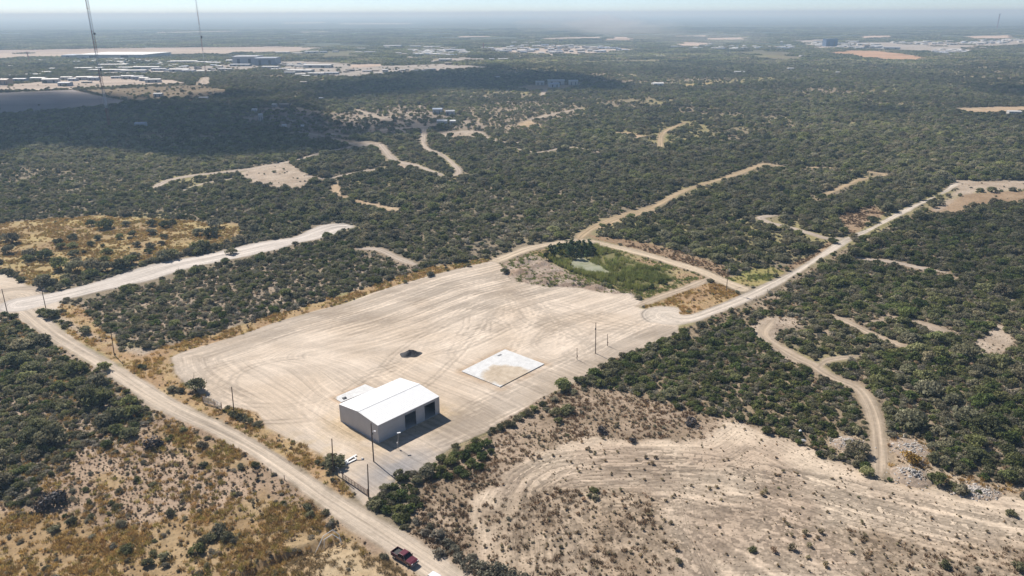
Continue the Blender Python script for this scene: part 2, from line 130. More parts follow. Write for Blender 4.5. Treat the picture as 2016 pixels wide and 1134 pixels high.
[[357.43,858.2],[403.64,886.39],[436.06,846.03],[425.92,814.69],[374.13,795.06],[344.7,812.98]]],"blds":[[-960.5,1905.2,169.2,10,130,"W",116],[-1083.6,1958.2,60.1,8,60,"b",114],[-844.4,1703.7,15.3,6,12,"w",126],[-821.3,1619.5,54.9,5,18,"w",131],[-816.8,1515.7,48.6,5,20,"w",138],[-753.9,1458.8,66.2,5,22,"w",142],[-745.2,1525.6,34.2,5,16,"w",137],[-694.5,1442.8,43.1,5,16,"w",143],[-707.8,1523.5,50.8,6,16,"w",137],[-664.1,1480.0,28.4,5,14,"g",140],[-635.6,1414.8,20.9,4,10,"t",145],[-695.9,1274.8,24.4,5,9,"w",158],[-675.4,1263.9,17.4,5,9,"g",159],[-659.5,1303.4,13.8,4,9,"g",155],[-633.7,1291.9,19.4,5,9,"w",156],[-611.8,1280.7,19.1,5,9,"g",157],[-587.0,1250.0,14.9,5,9,"w",160],[-560.1,1220.6,22.6,5,9,"w",163],[-666.8,1164.2,18.1,5,10,"g",170],[-719.2,1218.8,23.8,6,10,"w",164],[-761.4,1258.3,23.7,5,10,"w",160],[-779.8,1240.1,19.7,5,10,"g",162],[-769.7,1185.7,14.3,8,12,"t",168],[-837.5,1366.6,28.0,4,8,"w",150],[-844.3,1425.9,15.6,4,8,"w",145],[-887.7,1519.7,10.6,4,8,"w",138],[-1022.7,1615.9,18.0,3,8,"w",132],[-992.5,1629.8,35.9,3,8,"w",131],[-731.3,1286.5,17.9,4,8,"w",157],[-704.4,1255.6,13.6,4,8,"g",160],[-660.8,1216.1,14.9,2.5,4,"t",164],[-866.8,1356.8,26.0,3,8,"g",151],[-1097.4,1831.9,34.4,3,10,"g",120],[-1019.8,1787.8,41.5,3,10,"t",122],[-929.0,1860.9,36.3,4,14,"g",118],[-963.2,1746.9,18.8,4,10,"b",124],[-558.3,1651.8,49.2,17,50,"g",128],[-508.3,1624.3,42.3,15,50,"g2",129.5],[-610.4,1706.3,13.4,8,14,"w",125],[-552.6,1603.2,39.9,5,18,"g",131],[-578.4,1551.8,13.4,5,12,"w",134.5],[-705.8,1694.9,54.3,7,20,"w",126],[-666.6,1692.4,26.9,5,18,"w",126],[-632.2,1673.2,30.1,5,18,"w",127],[-614.0,1451.1,36.0,6,14,"w",142],[-591.5,1437.2,23.0,5,12,"g",143],[-560.6,1429.2,25.8,4,12,"w",143.5],[-549.0,1487.0,12.8,4,9,"w",139],[-534.3,1486.1,12.7,4,9,"w",139],[-468.9,1531.0,32.3,5,16,"w",135.5],[-444.4,1474.4,12.4,4,8,"w",139.5],[-435.7,1487.3,8.3,4,8,"w",138.5],[-425.0,1486.7,10.4,4,8,"w",138.5],[-385.9,1426.0,45.7,5,24,"w",143],[-381.0,1547.6,53.6,7,20,"w",134],[-392.5,1389.8,19.4,4,12,"g",146],[-359.1,1331.1,16.7,5,14,"w",151],[-336.6,1352.2,28.1,5,14,"w",149],[-315.2,1374.0,23.7,4,12,"g",147],[-343.1,1308.8,12.7,4,10,"w",153],[-312.5,1173.8,9.8,4,8,"t",167],[-621.8,2148.4,36.1,4,20,"w",105],[-564.9,2090.0,26.2,4,20,"w",107],[-541.6,2142.0,35.6,6,20,"w",105],[-511.3,2153.4,17.8,5,16,"g",104.5],[-487.0,2194.1,15.1,4,14,"w",103],[-371.4,2478.5,53.9,8,24,"w",94],[-376.3,2407.1,13.1,6,12,"w",96],[-299.2,2471.8,33.4,6,20,"g",94],[-251.8,2395.8,25.9,7,16,"w",96],[-230.4,2429.1,26.2,6,16,"g",95],[-199.2,2391.1,25.8,4,12,"w",96],[-443.4,2345.1,22.4,5,14,"w",98],[-375.1,2101.6,28.7,6,14,"g",106],[-411.8,2131.6,17.5,4,12,"w",105],[-295.0,2068.9,14.0,5,12,"w",107],[-227.9,2038.0,49.6,5,20,"w",108],[-183.9,1985.3,40.2,5,16,"w",110],[-194.8,2199.0,20.8,6,14,"w",102],[-154.5,2166.7,55.5,8,24,"g",103],[-220.5,2231.0,18.1,4,12,"w",101],[-145.1,1730.0,25.7,7,18,"w",122],[-130.2,1625.2,13.2,5,10,"t",128],[-227.7,1417.5,9.7,6,10,"w",143],[-202.9,1403.8,11.5,4,8,"w",144],[-200.7,1441.3,11.7,4,8,"w",141],[-166.8,1414.2,24.9,5,10,"w",143],[-151.0,1438.5,9.7,5,8,"w",141],[-143.8,1451.1,7.8,5,8,"w",140],[-232.7,1369.7,13.1,3,8,"w",147],[-194.8,1460.5,8.9,3,5,"d",139.5],[-18.5,1768.7,21.4,5,14,"w",119.5],[-43.6,1770.4,11.9,5,12,"g",119.5],[-295.9,1446.5,13.9,4,8,"d",141],[-299.1,1421.3,11.7,3,6,"t",143],[-263.3,1432.0,15.7,3,6,"g",142],[-250.6,1444.0,13.8,3,5,"t",141],[10.5,2773.5,16.8,6,14,"w",86],[54.7,2768.8,11.2,5,10,"w",86],[70.6,2767.1,11.2,5,10,"w",86],[93.3,2812.2,22.7,5,12,"w",85],[181.6,2902.3,15.6,10,14,"t",83],[-4.6,2274.4,42.8,6,20,"w",99],[190.3,2500.8,13.5,7,12,"w",92],[66.7,1156.8,25.0,6,12,"w",167],[61.5,1116.1,14.3,5,10,"b",172],[42.3,1149.4,12.4,5,9,"w",168],[91.5,1147.3,13.2,6,10,"w",168],[210.8,1113.6,13.7,5,10,"W",171.5],[206.4,1125.8,6.2,4,8,"w",170],[365.2,1920.6,23.6,3,10,"w",111],[635.9,2535.9,10.5,7,12,"w",90],[707.3,2275.9,12.8,7,12,"w",97],[682.5,2311.2,14.6,5,12,"w",96],[656.5,2313.5,14.5,4,12,"w",96],[884.1,2593.5,7.4,9,9,"w",88],[600.0,2318.6,9.7,4,10,"w",96],[396.9,1359.8,17.2,4,10,"w",145],[508.6,1427.6,10.2,5,8,"w",139],[691.4,1873.8,10.7,4,10,"w",112],[979.6,2424.9,35.1,22,30,"n",92],[1105.6,2489.4,32.9,7,18,"w",90],[1079.1,2343.2,31.2,6,14,"w",94],[1181.3,2742.4,40.1,6,20,"w",84],[1065.1,2212.3,42.9,8,20,"g",98],[1037.1,2312.6,17.0,9,14,"t",95],[982.8,2501.5,18.1,7,14,"w",90],[999.3,2386.3,27.8,5,14,"w",93],[1028.6,2348.0,24.1,5,12,"w",94],[-65.7,725.2,9.4,4.5,8,"W",248],[-55.8,728.4,5.4,4,6,"W",247],[-78.1,813.6,9.9,5,8,"b",225],[-63.7,800.6,9.2,4.5,8,"g",228],[-246.6,755.4,3.8,7,5,"w",241],[-347.4,716.3,9.2,4.5,7,"b",253],[-378.3,952.4,11.1,4,8,"g",199],[-456.8,1003.3,10.4,4,8,"w",191],[-233.7,952.8,5.3,3,6,"g",198],[-256.5,874.2,11.1,4,8,"d",213],[-271.0,884.6,5.0,3,5,"w",211],[-279.3,837.6,4.8,3,6,"W",221],[-193.5,708.7,3.0,3,4,"W",254],[-211.5,712.5,3.5,3,4,"W",253],[513.1,782.5,11.4,4,8,"w",228],[-51.9,1304.8,8.8,3,8,"g",152],[-22.6,1272.1,8.6,3,8,"w",155],[563.3,1350.9,7.9,3,8,"w",145]],"clusters":[[[[-969.2,1823.21],[-842.54,1854.91],[-724.57,1662.15],[-666.62,1549.7],[-781.34,1601.46],[-862.08,1637.87]],44,"yard"],
[[[-836.1,1814.24],[-642.67,1762.9],[-539.2,1473.05],[-635.08,1452.27]],37,"yard"],
[[[-505.46,1682.23],[-413.17,1659.42],[-406.33,1549.11],[-461.54,1567.2]],27,"yard"],
[[[-323.24,2334.55],[-193.07,2390.5],[-104.27,2134.36],[-157.02,1936.32],[-270.21,2041.3]],55,"town"],
[[[-102.33,2417.33],[89.32,2590.05],[277.41,2492.38],[364.92,2242.29],[251.63,2133.24],[93.18,1964.4],[-8.29,2099.18]],102,"town"],
[[[430.65,2368.35],[589.38,2462.41],[761.82,2408.79],[890.0,2510.71],[804.86,2267.19],[561.91,2225.18]],40,"town"],
[[[1046.62,2757.1],[1176.07,2650.29],[1132.67,2410.21],[1014.63,2216.72],[887.22,2292.64]],51,"town"],
[[[1328.13,2774.79],[1428.81,2763.59],[1596.45,2794.61],[2050.21,3076.8],[1845.74,2766.38],[1407.39,2459.45],[1233.72,2557.73]],85,"town"],
[[[1159.54,2173.27],[1199.71,2139.96],[1186.55,2056.25],[1093.38,1935.86],[1070.67,1986.96]],40,"town"]],"poles":[[-179.69,250.49,9.43,"p",0.12],[-165.07,249.6,10.36,"p",0.08],[-124.44,215.45,8.62,"p",0.43],[-74.12,178.11,7.96,"p",0.35],[-41.71,150.74,8.85,"p",0.43],[-31.57,140.12,8.93,"p",0.34],[-33.0,154.92,10.35,"light",0.05],[-28.13,160.8,4.33,"lamp",0.37],[26.01,215.15,10.42,"light2",-0.25],[19.86,210.78,3.93,"stub",-0.09],[30.43,220.87,4.13,"stub",-0.15],[81.52,269.93,10.57,"cross",-0.22]],"shrubs":[[-28.24,137.38,3.24,"dark"],[-26.61,139.72,3.38,"dark"],[-24.34,141.0,3.63,"dark"],[-21.95,139.69,2.91,"dark"],[-27.09,135.6,3.09,"dark"],[-24.37,135.58,3.88,"dark"],[-21.94,136.09,3.2,"dark"],[-29.73,139.74,2.34,"dark"],[-26.69,144.05,2.74,"dark"],[-23.21,144.41,1.9,"dark"],[-19.9,137.32,1.95,"dark"],[-22.43,133.15,2.71,"dark"],[-24.57,133.17,2.6,"dark"],[-29.43,136.67,2.31,"dark"],[-16.66,150.36,3.53,"dark"],[-14.3,153.49,3.95,"dark"],[-11.49,156.73,4.25,"dark"],[-8.58,160.08,4.44,"dark"],[-6.41,162.14,3.45,"dark"],[-12.3,150.33,3.52,"dark"],[-9.47,152.82,3.93,"dark"],[-7.22,156.7,3.62,"dark"],[-5.33,158.92,2.52,"dark"],[-15.05,147.9,3.25,"dark"],[-10.68,148.68,3.25,"dark"],[-7.65,151.96,2.81,"dark"],[-17.45,148.73,2.78,"dark"],[-14.29,156.75,2.88,"dark"],[-10.44,160.09,3.05,"dark"],[-9.08,163.1,3.09,"dark"],[-3.13,169.63,2.91,"mid"],[-1.19,171.39,3.2,"mid"],[1.46,174.48,3.24,"mid"],[4.17,177.13,3.55,"mid"],[5.85,179.3,3.31,"mid"],[2.82,176.6,2.45,"mid"],[0.12,171.38,2.66,"mid"],[8.41,182.07,3.07,"mid"],[11.57,184.33,2.82,"mid"],[11.59,177.34,4.11,"mid"],[14.75,178.13,4.67,"mid"],[12.03,173.35,2.96,"mid"],[8.98,179.27,2.48,"mid"],[17.2,188.7,2.88,"mid"],[20.34,192.03,2.34,"mid"],[22.72,194.2,2.65,"mid"],[30.26,201.95,3.36,"mid"],[35.53,207.07,3.12,"mid"],[39.59,211.33,3.5,"mid"],[43.57,213.49,3.86,"mid"],[48.96,221.08,4.32,"mid"],[55.09,227.06,3.41,"mid"],[64.04,236.8,4.62,"mid"],[-15.44,126.88,4.36,"grey"],[-13.19,124.54,3.87,"grey"],[-14.19,121.98,3.83,"grey"],[-10.42,120.78,3.8,"grey"],[-8.81,118.6,4.17,"grey"],[-6.33,117.6,4.56,"grey"],[-3.4,116.74,5.16,"grey"],[-0.98,115.08,5.12,"grey"],[1.86,113.72,5.08,"grey"],[-5.28,115.11,5.12,"grey"],[-7.94,120.76,3.16,"grey"],[-11.57,123.01,3.2,"grey"],[-20.13,131.79,2.91,"grey"],[-17.87,128.49,3.08,"grey"],[-17.0,130.11,2.44,"grey"],[18.1,142.6,2.59,"mid"],[18.05,139.98,2.32,"mid"],[16.79,140.72,1.86,"mid"],[47.12,122.66,2.22,"mid"],[82.76,118.07,3.06,"mid"],[105.02,133.54,2.91,"mid"],[96.39,117.28,3.66,"mid"],[-76.36,161.73,3.58,"mid"],[-83.81,169.0,2.87,"mid"],[-85.76,165.34,2.55,"mid"],[-63.61,152.36,2.85,"mid"],[-60.53,153.18,2.59,"mid"],[-72.88,153.27,2.91,"mid"],[-72.9,135.2,2.95,"mid"],[-76.58,123.4,3.55,"mid"],[-68.04,121.12,3.22,"mid"],[-70.44,119.39,2.98,"mid"],[-62.44,123.31,4.12,"mid"],[-62.43,125.92,3.47,"mid"],[-60.6,128.76,4.67,"mid"],[-58.26,127.15,3.46,"mid"],[-61.36,127.16,3.25,"mid"],[-81.42,131.34,2.96,"mid"],[-89.79,118.36,1.92,"mid"],[-89.11,133.92,2.54,"mid"],[-85.44,137.39,2.81,"mid"],[-94.81,129.78,3.05,"mid"],[-92.49,132.25,3.31,"mid"],[-85.88,147.79,2.39,"mid"],[-81.5,145.78,2.09,"mid"],[-87.88,143.31,2.1,"mid"],[-95.47,143.93,2.14,"mid"],[-87.44,139.21,1.81,"mid"],[-44.19,136.77,2.82,"mid"],[-42.86,134.48,2.55,"mid"],[-39.96,134.99,2.32,"mid"],[-44.61,153.07,2.15,"mid"],[-46.23,154.36,1.78,"mid"],[-42.65,149.72,1.74,"mid"],[-41.06,147.28,1.59,"mid"],[-71.3,175.32,3.74,"mid"],[-68.69,173.47,3.13,"mid"],[-73.77,176.68,3.19,"mid"],[-65.81,171.89,3.09,"mid"],[-95.98,191.18,3.49,"mid"],[-93.57,190.55,3.15,"mid"],[-111.36,205.96,3.08,"mid"],[-142.56,233.24,5.47,"mid"],[-152.18,239.93,3.23,"mid"],[-123.7,218.85,2.91,"mid"],[-232.28,338.4,9.64,"tree"],[-223.55,322.47,8.15,"tree"],[-210.85,316.35,8.97,"tree"],[-203.28,314.79,9.37,"tree"],[-210.84,338.1,5.51,"tree"],[-204.64,329.94,5.92,"tree"],[-207.61,344.77,5.57,"tree"],[-200.38,331.47,5.91,"tree"],[-192.33,318.31,6.72,"tree"],[-185.59,307.46,5.5,"tree"],[-211.78,369.39,5.87,"tree"],[-202.39,364.46,9.78,"tree"],[-195.75,344.6,4.94,"tree"],[-193.23,333.78,4.81,"tree"],[-185.94,346.17,4.9,"tree"],[-181.68,350.47,5.47,"tree"],[-172.08,333.48,4.69,"tree"],[-174.52,353.03,6.54,"tree"],[-163.72,329.38,5.63,"tree"],[-180.26,321.89,6.16,"tree"],[-175.15,310.84,5.47,"tree"],[-164.28,314.28,6.43,"tree"],[-162.08,323.16,4.53,"tree"],[-149.37,314.08,10.2,"tree"],[-161.88,335.77,4.14,"tree"],[-139.26,325.15,9.87,"tree"],[-151.55,352.69,7.45,"tree"],[-144.39,349.93,8.93,"tree"],[-147.67,365.54,10.92,"tree"],[-126.67,338.57,8.06,"tree"],[-124.64,321.15,6.26,"tree"],[-208.92,311.27,6.77,"tree"],[-188.74,300.68,9.9,"tree"],[-180.52,297.26,10.69,"tree"],[-174.17,297.18,10.59,"tree"],[-167.82,297.1,9.55,"tree"],[-163.08,300.35,8.6,"tree"],[-162.46,307.16,8.25,"tree"],[-182.43,278.72,9.34,"tree"],[-185.25,282.9,7.1,"tree"],[-176.07,281.59,5.12,"tree"],[-173.19,365.92,6.72,"tree"],[-171.81,371.7,5.66,"tree"],[-238.02,342.65,6.91,"tree"],[-194.25,369.12,5.76,"tree"],[-180.86,368.92,6.24,"tree"],[-162.29,246.95,6.28,"tree"],[-166.38,249.38,5.09,"tree"],[-110.32,315.02,4.68,"tree"],[-133.26,275.25,4.75,"tree"],[-129.55,293.39,5.86,"tree"],[-99.03,332.47,4.36,"tree"],[-87.17,344.76,6.45,"tree"],[-82.62,340.46,5.87,"tree"],[-81.51,346.41,6.45,"tree"],[84.91,268.23,2.81,"tree"],[148.01,334.72,5.6,"tree"],[160.14,341.23,5.23,"tree"],[163.05,336.99,6.76,"tree"],[139.72,303.28,7.95,"tree"],[148.47,313.8,7.27,"tree"],[-155.27,219.15,8.46,"tree"],[-151.89,223.03,7.73,"tree"],[-150.87,208.07,9.25,"tree"],[-141.6,202.82,8.24,"tree"],[-118.47,194.47,7.34,"tree"],[-113.16,186.83,5.8,"tree"],[-129.47,202.71,6.99,"tree"],[-104.03,182.43,5.62,"tree"],[-100.74,176.89,6.09,"tree"],[-122.0,204.34,5.2,"tree"],[17.04,313.35,4.42,"willow"],[21.14,319.2,4.05,"willow"],[23.93,320.66,4.52,"willow"],[26.69,321.39,4.99,"willow"],[29.39,321.35,4.53,"willow"],[31.8,320.56,4.53,"willow"],[34.2,319.77,4.52,"willow"],[35.69,316.77,3.59,"willow"],[24.91,315.44,4.45,"willow"],[28.17,314.66,4.45,"willow"],[14.71,310.5,3.07,"willow"],[18.88,314.78,4.0,"willow"],[32.6,314.6,3.56,"willow"],[37.77,275.55,3.57,"dark"],[58.49,281.19,4.49,"dark"],[53.87,274.21,3.19,"dark"],[36.87,277.89,2.8,"dark"],[60.04,278.79,2.84,"dark"],[22.69,168.18,3.7,"twig"],[29.69,163.28,2.6,"twig"],[-88.65,161.82,5.63,"twig"],[-99.66,139.29,6.66,"twig"],[-100.84,137.49,5.31,"twig"],[46.07,171.79,4.11,"twig"],[93.62,153.79,5.53,"goldbush"],[92.71,149.59,2.72,"goldbush"],[6.28,156.38,1.62,"ball"],[9.84,157.02,1.25,"ball"],[31.86,155.97,1.51,"ball"],[34.12,155.74,1.52,"ball"],[32.86,153.37,1.75,"ball"],[59.45,127.85,1.97,"ball"],[62.98,128.15,1.75,"ball"],[61.53,126.25,1.39,"ball"],[55.34,122.91,2.48,"ball"],[59.04,123.95,1.6,"ball"],[59.93,118.2,1.78,"ball"],[32.39,123.2,1.85,"ball"],[31.84,119.08,2.13,"ball"],[27.65,138.81,1.16,"ball"],[40.17,144.36,1.09,"ball"],[54.86,141.03,1.7,"ball"],[56.0,142.15,1.47,"ball"],[46.69,146.68,0.99,"ball"],[43.8,143.38,1.21,"ball"],[55.76,151.93,0.89,"ball"],[56.71,131.97,1.29,"ball"],[56.77,130.31,1.4,"ball"],[72.64,130.54,0.97,"ball"],[66.74,122.09,1.38,"ball"],[57.41,120.37,1.34,"ball"],[51.38,122.48,1.79,"ball"],[15.56,139.44,1.62,"ball"],[32.82,131.45,1.36,"ball"],[30.4,129.82,1.12,"ball"],[28.77,129.5,1.0,"ball"],[28.5,134.03,1.14,"ball"],[21.63,134.94,1.14,"ball"],[24.04,136.68,1.03,"ball"],[45.53,143.94,1.22,"ball"]],"rubble":[[[79.71,162.43],[81.74,164.32],[85.2,165.01],[86.49,163.33],[84.58,160.08],[80.68,158.74],[78.96,159.66]],
[[93.52,163.28],[96.87,164.2],[100.56,162.75],[100.92,158.14],[97.66,154.19],[93.83,154.22],[92.73,158.2]],
[[87.94,150.66],[93.09,152.73],[95.11,148.55],[94.34,145.95],[89.64,144.61],[87.17,146.6]],
[[97.94,142.06],[103.29,144.52],[107.82,143.52],[105.0,140.7],[98.4,138.89]]],"slab":[[-15.08,202.6],[-2.28,218.04],[9.68,207.31],[-3.51,192.48]],"backslab":[[-49.44,186.44],[-42.21,194.6],[-38.7,191.92],[-46.81,183.95]],"bld":[[-45.06,173.51],[-33.13,163.19],[-19.49,178.0]],"pile":[-31.62,214.95],"towers":[[-382.81,730.83],[-525.25,1350.61]],"mast":[[3010.19,4949.58],[-1107.29,1812.86],[-81.35,2346.34]],"truck":[[-22.84,121.73],[-19.31,118.95]],"gate1":[[-84.59,184.26],[-81.02,182.52],[-78.28,180.26]],"gate2":[[-38.71,147.67],[-32.14,141.42]],"gatepost":[[-39.23,146.87],[-38.75,147.87],[-32.14,141.42],[-31.66,142.55]],"frame":[[[-39.53,123.78,0],[-38.13,126.16,1.3],[-36.32,126.76,2.3],[-35.09,126.53,1.3],[-34.55,125.75,0]],
[[-37.93,125.15,0],[-37.81,125.24,1.1],[-36.22,125.72,2.0],[-34.75,125.45,1.1],[-34.49,125.44,0]]],"debris":[[-41.48,152.41],[-40.88,152.09],[-37.25,155.82],[-37.57,157.47]],"ditch":[[-53.62,112.71],[-47.97,118.83],[-43.87,121.71],[-39.43,123.93],[-36.67,125.14]],"yardflow":[[-34.4,139.77],[-72.24,176.13],[-78.13,181.37],[-91.55,192.68],[-99.96,202.45],[-105.79,213.42],[-104.17,217.14],[-98.53,222.51],[-81.92,241.01],[-61.28,259.72],[-34.67,289.05],[-9.75,308.69],[53.04,367.07]],"yardedge":[[-72.24,176.13],[-78.13,181.37],[-91.55,192.68],[-99.96,202.45],[-105.79,213.42],[-104.17,217.14],[-98.53,222.51],[-81.92,241.01],[-61.28,259.72],[-34.67,289.05],[-9.75,308.69],[-1.72,315.79]],"fieldedge":[[-7.01,111.14],[-7.07,123.74],[-4.93,138.66],[-1.11,150.25],[8.67,158.14],[23.63,160.07],[39.52,159.04],[53.23,155.16],[68.93,148.74],[83.18,141.78],[96.59,135.68],[112.77,127.68]],"posts":[[84.48,255.54],[89.15,260.65],[90.54,262.75],[-55.95,150.22],[-52.14,147.56],[78.17,250.63],[96.92,269.75]],"litter":[[71.82,165.6],[71.2,161.1],[71.25,161.56],[-38.77,154.31],[95.84,164.69],[97.97,165.16],[-35.67,155.81]],"car":[-14.05,113.81]}""")
rng = np.random.default_rng(11)
random.seed(11)
COLL = scene.collection

# ---------------------------------------------------------------- numeric helpers
def hash2(ix, iy, seed):
    n = (ix.astype(np.int64) * 374761393 + iy.astype(np.int64) * 668265263 + seed * 1442695041) & 0x7fffffff
    n = ((n ^ (n >> 13)) * 1274126177) & 0x7fffffff
    return ((n ^ (n >> 16)) & 0xffff) / 65535.0

def vnoise(x, y, seed=0):
    ix = np.floor(x); iy = np.floor(y)
    fx = x - ix; fy = y - iy
    fx = fx * fx * (3 - 2 * fx); fy = fy * fy * (3 - 2 * fy)
    a = hash2(ix, iy, seed); b = hash2(ix + 1, iy, seed)
    c = hash2(ix, iy + 1, seed); d = hash2(ix + 1, iy + 1, seed)
    return (a * (1 - fx) + b * fx) * (1 - fy) + (c * (1 - fx) + d * fx) * fy

def fbm(x, y, scale, octaves=4, seed=0):
    x = x / scale; y = y / scale
    s = 0; a = 0.5; tot = 0
    for i in range(octaves):
        s = s + a * vnoise(x + 17.3 * i, y - 9.1 * i, seed + i)
        tot += a; a *= 0.5; x = x * 2.03; y = y * 2.03
    return s / tot

def smooth(a, b, x):
    t = np.clip((x - a) / (b - a), 0, 1)
    return t * t * (3 - 2 * t)

def seg_dist(X, Y, pts, closed):
    pts = np.asarray(pts, float)
    n = len(pts)
    d2 = np.full(X.shape, 1e18); al = np.zeros(X.shape); side = np.zeros(X.shape)
    acc = 0.0
    for i in range(n if closed else n - 1):
        a = pts[i]; b = pts[(i + 1) % n]
        v = b - a; L2 = v @ v + 1e-9; L = math.sqrt(L2)
        t = np.clip(((X - a[0]) * v[0] + (Y - a[1]) * v[1]) / L2, 0, 1)
        dx = X - a[0] - t * v[0]; dy = Y - a[1] - t * v[1]
        q = dx * dx + dy * dy
        w = q < d2
        d2 = np.where(w, q, d2)
        al = np.where(w, acc + t * L, al)
        side = np.where(w, np.sign(v[0] * dy - v[1] * dx), side)
        acc += L
    return np.sqrt(d2), al, side

def inside(X, Y, poly):
    poly = np.asarray(poly, float)
    r = np.zeros(X.shape, bool)
    n = len(poly)
    for i in range(n):
        x0, y0 = poly[i]; x1, y1 = poly[(i + 1) % n]
        if y0 == y1: continue
        c = ((y0 > Y) != (y1 > Y)) & (X < (x1 - x0) * (Y - y0) / (y1 - y0) + x0)
        r ^= c
    return r

def poly_sd(X, Y, poly, margin):
    """signed distance (positive inside), -1e6 away from the polygon"""
    p = np.asarray(poly, float)
    lo = p.min(0) - margin; hi = p.max(0) + margin
    sd = np.full(X.shape, -1e6)
    m = (X > lo[0]) & (X < hi[0]) & (Y > lo[1]) & (Y < hi[1])
    if m.any():
        d, _, _ = seg_dist(X[m], Y[m], p, True)
        sd[m] = np.where(inside(X[m], Y[m], p), d, -d)
    return sd

def resample(pts, step):
    pts = np.asarray(pts, float)
    # Catmull-Rom through the points, then even spacing
    P = np.vstack([2 * pts[0] - pts[1], pts, 2 * pts[-1] - pts[-2]])
    out = []
    for i in range(1, len(P) - 2):
        t = np.linspace(0, 1, 14, endpoint=False)[:, None]
        a, b, c, d = P[i - 1], P[i], P[i + 1], P[i + 2]
        out.append(0.5 * (2 * b + (c - a) * t + (2 * a - 5 * b + 4 * c - d) * t ** 2 + (3 * b - a - 3 * c + d) * t ** 3))
    out.append(pts[-1:])
    q = np.vstack(out)
    s = np.r_[0, np.cumsum(np.hypot(*np.diff(q, axis=0).T))]
    n = max(2, int(s[-1] / step) + 1)
    u = np.linspace(0, s[-1], n)
    return np.c_[np.interp(u, s, q[:, 0]), np.interp(u, s, q[:, 1])]

# ---------------------------------------------------------------- object helpers
def set_props(o, label=None, cat=None, group=None, kind=None):
    if label: o['label'] = label
    if cat: o['category'] = cat
    if group: o['group'] = group
    if kind: o['kind'] = kind
    return o

def link(o, parent=None):
    COLL.objects.link(o)
    if parent is not None:
        o.parent = parent
    return o

def empty(name, loc=(0, 0, 0), rz=0.0, label=None, cat=None, group=None):
    o = bpy.data.objects.new(name, None)
    o.location = loc
    o.rotation_euler = (0, 0, rz)
    o.empty_display_size = 0.2
    link(o)
    return set_props(o, label, cat, group)

def mesh_np(name, verts, faces, mats=(), mat_index=None, smooth_shade=False):
    """verts (N,3), faces (M,k) arrays with k fixed, or a list of lists"""
    me = bpy.data.meshes.new(name)
    verts = np.asarray(verts, np.float32)
    if isinstance(faces, np.ndarray):
        k = faces.shape[1]; nf = len(faces)
        me.vertices.add(len(verts)); me.vertices.foreach_set('co', verts.ravel())
        me.loops.add(nf * k); me.loops.foreach_set('vertex_index', faces.astype(np.int32).ravel())
        me.polygons.add(nf)
        me.polygons.foreach_set('loop_start', np.arange(0, nf * k, k, dtype=np.int32))
        me.polygons.foreach_set('loop_total', np.full(nf, k, np.int32))
    else:
        me.from_pydata([tuple(v) for v in verts], [], faces)
    for mt in mats:
        me.materials.append(mt)
    if mat_index is not None:
        me.polygons.foreach_set('material_index', np.asarray(mat_index, np.int32))
    if smooth_shade:
        me.polygons.foreach_set('use_smooth', np.ones(len(me.polygons), bool))
    me.update(calc_edges=True)
    return me

class MB:
    """collects boxes, tubes and loose faces into one mesh"""
    def __init__(self):
        self.v = []; self.f = []
    def add(self, vs, fs):
        b = len(self.v)
        self.v += [tuple(p) for p in vs]
        self.f += [[i + b for i in f] for f in fs]
        return self
    def box(self, cx, cy, cz, sx, sy, sz, rz=0.0, taper=1.0):
        c, s = math.cos(rz), math.sin(rz)
        vs = []
        for z, k in ((-1, 1.0), (1, taper)):
            for x, y in ((-1, -1), (1, -1), (1, 1), (-1, 1)):
                px, py = x * sx / 2 * k, y * sy / 2 * k
                vs.append((cx + px * c - py * s, cy + px * s + py * c, cz + z * sz / 2))
        return self.add(vs, [(3, 2, 1, 0), (4, 5, 6, 7), (0, 1, 5, 4), (1, 2, 6, 5), (2, 3, 7, 6), (3, 0, 4, 7)])
    def tube(self, a, b, r0, r1=None, n=6):
        a = Vector(a); b = Vector(b); r1 = r0 if r1 is None else r1
        d = (b - a)
        if d.length < 1e-6: return self
        d.normalize()
        u = d.orthogonal().normalized(); w = d.cross(u)
        vs = []
        for p, r in ((a, r0), (b, r1)):
            for i in range(n):
                t = 2 * math.pi * i / n
                vs.append(p + u * (math.cos(t) * r) + w * (math.sin(t) * r))
        fs = [(i, (i + 1) % n, n + (i + 1) % n, n + i) for i in range(n)]
        fs += [tuple(reversed(range(n))), tuple(range(n, 2 * n))]
        return self.add(vs, fs)
    def beam(self, a, b, w, h):
        a = Vector(a); b = Vector(b); d = (b - a).normalized()
        side = d.cross(Vector((0, 0, 1)))
        if side.length < 1e-3: side = Vector((1, 0, 0))
        side.normalize(); upv = side.cross(d)
        vs = []
        for p in (a, b):
            for x, y in ((-1, -1), (1, -1), (1, 1), (-1, 1)):
                vs.append(p + side * (x * w / 2) + upv * (y * h / 2))
        return self.add(vs, [(0, 1, 2, 3), (7, 6, 5, 4), (0, 4, 5, 1), (1, 5, 6, 2), (2, 6, 7, 3), (3, 7, 4, 0)])
    def prism(self, outline, x0, x1):
        """outline in (y, z), extruded along x"""
        n = len(outline)
        vs = [(x0, y, z) for y, z in outline] + [(x1, y, z) for y, z in outline]
        fs = [tuple(range(n)), tuple(reversed(range(n, 2 * n)))]
        fs += [(i, n + i, n + (i + 1) % n, (i + 1) % n) for i in range(n)]
        return self.add(vs, fs)
    def mesh(self, name, mat, sm=False):
        me = bpy.data.meshes.new(name)
        me.from_pydata([tuple(p) for p in self.v], [], self.f)
        if mat: me.materials.append(mat)
        if sm: me.polygons.foreach_set('use_smooth', np.ones(len(me.polygons), bool))
        me.update(calc_edges=True)
        return me
    def build(self, name, mat, parent=None, sm=False):
        o = bpy.data.objects.new(name, self.mesh(name, mat, sm))
        return link(o, parent)

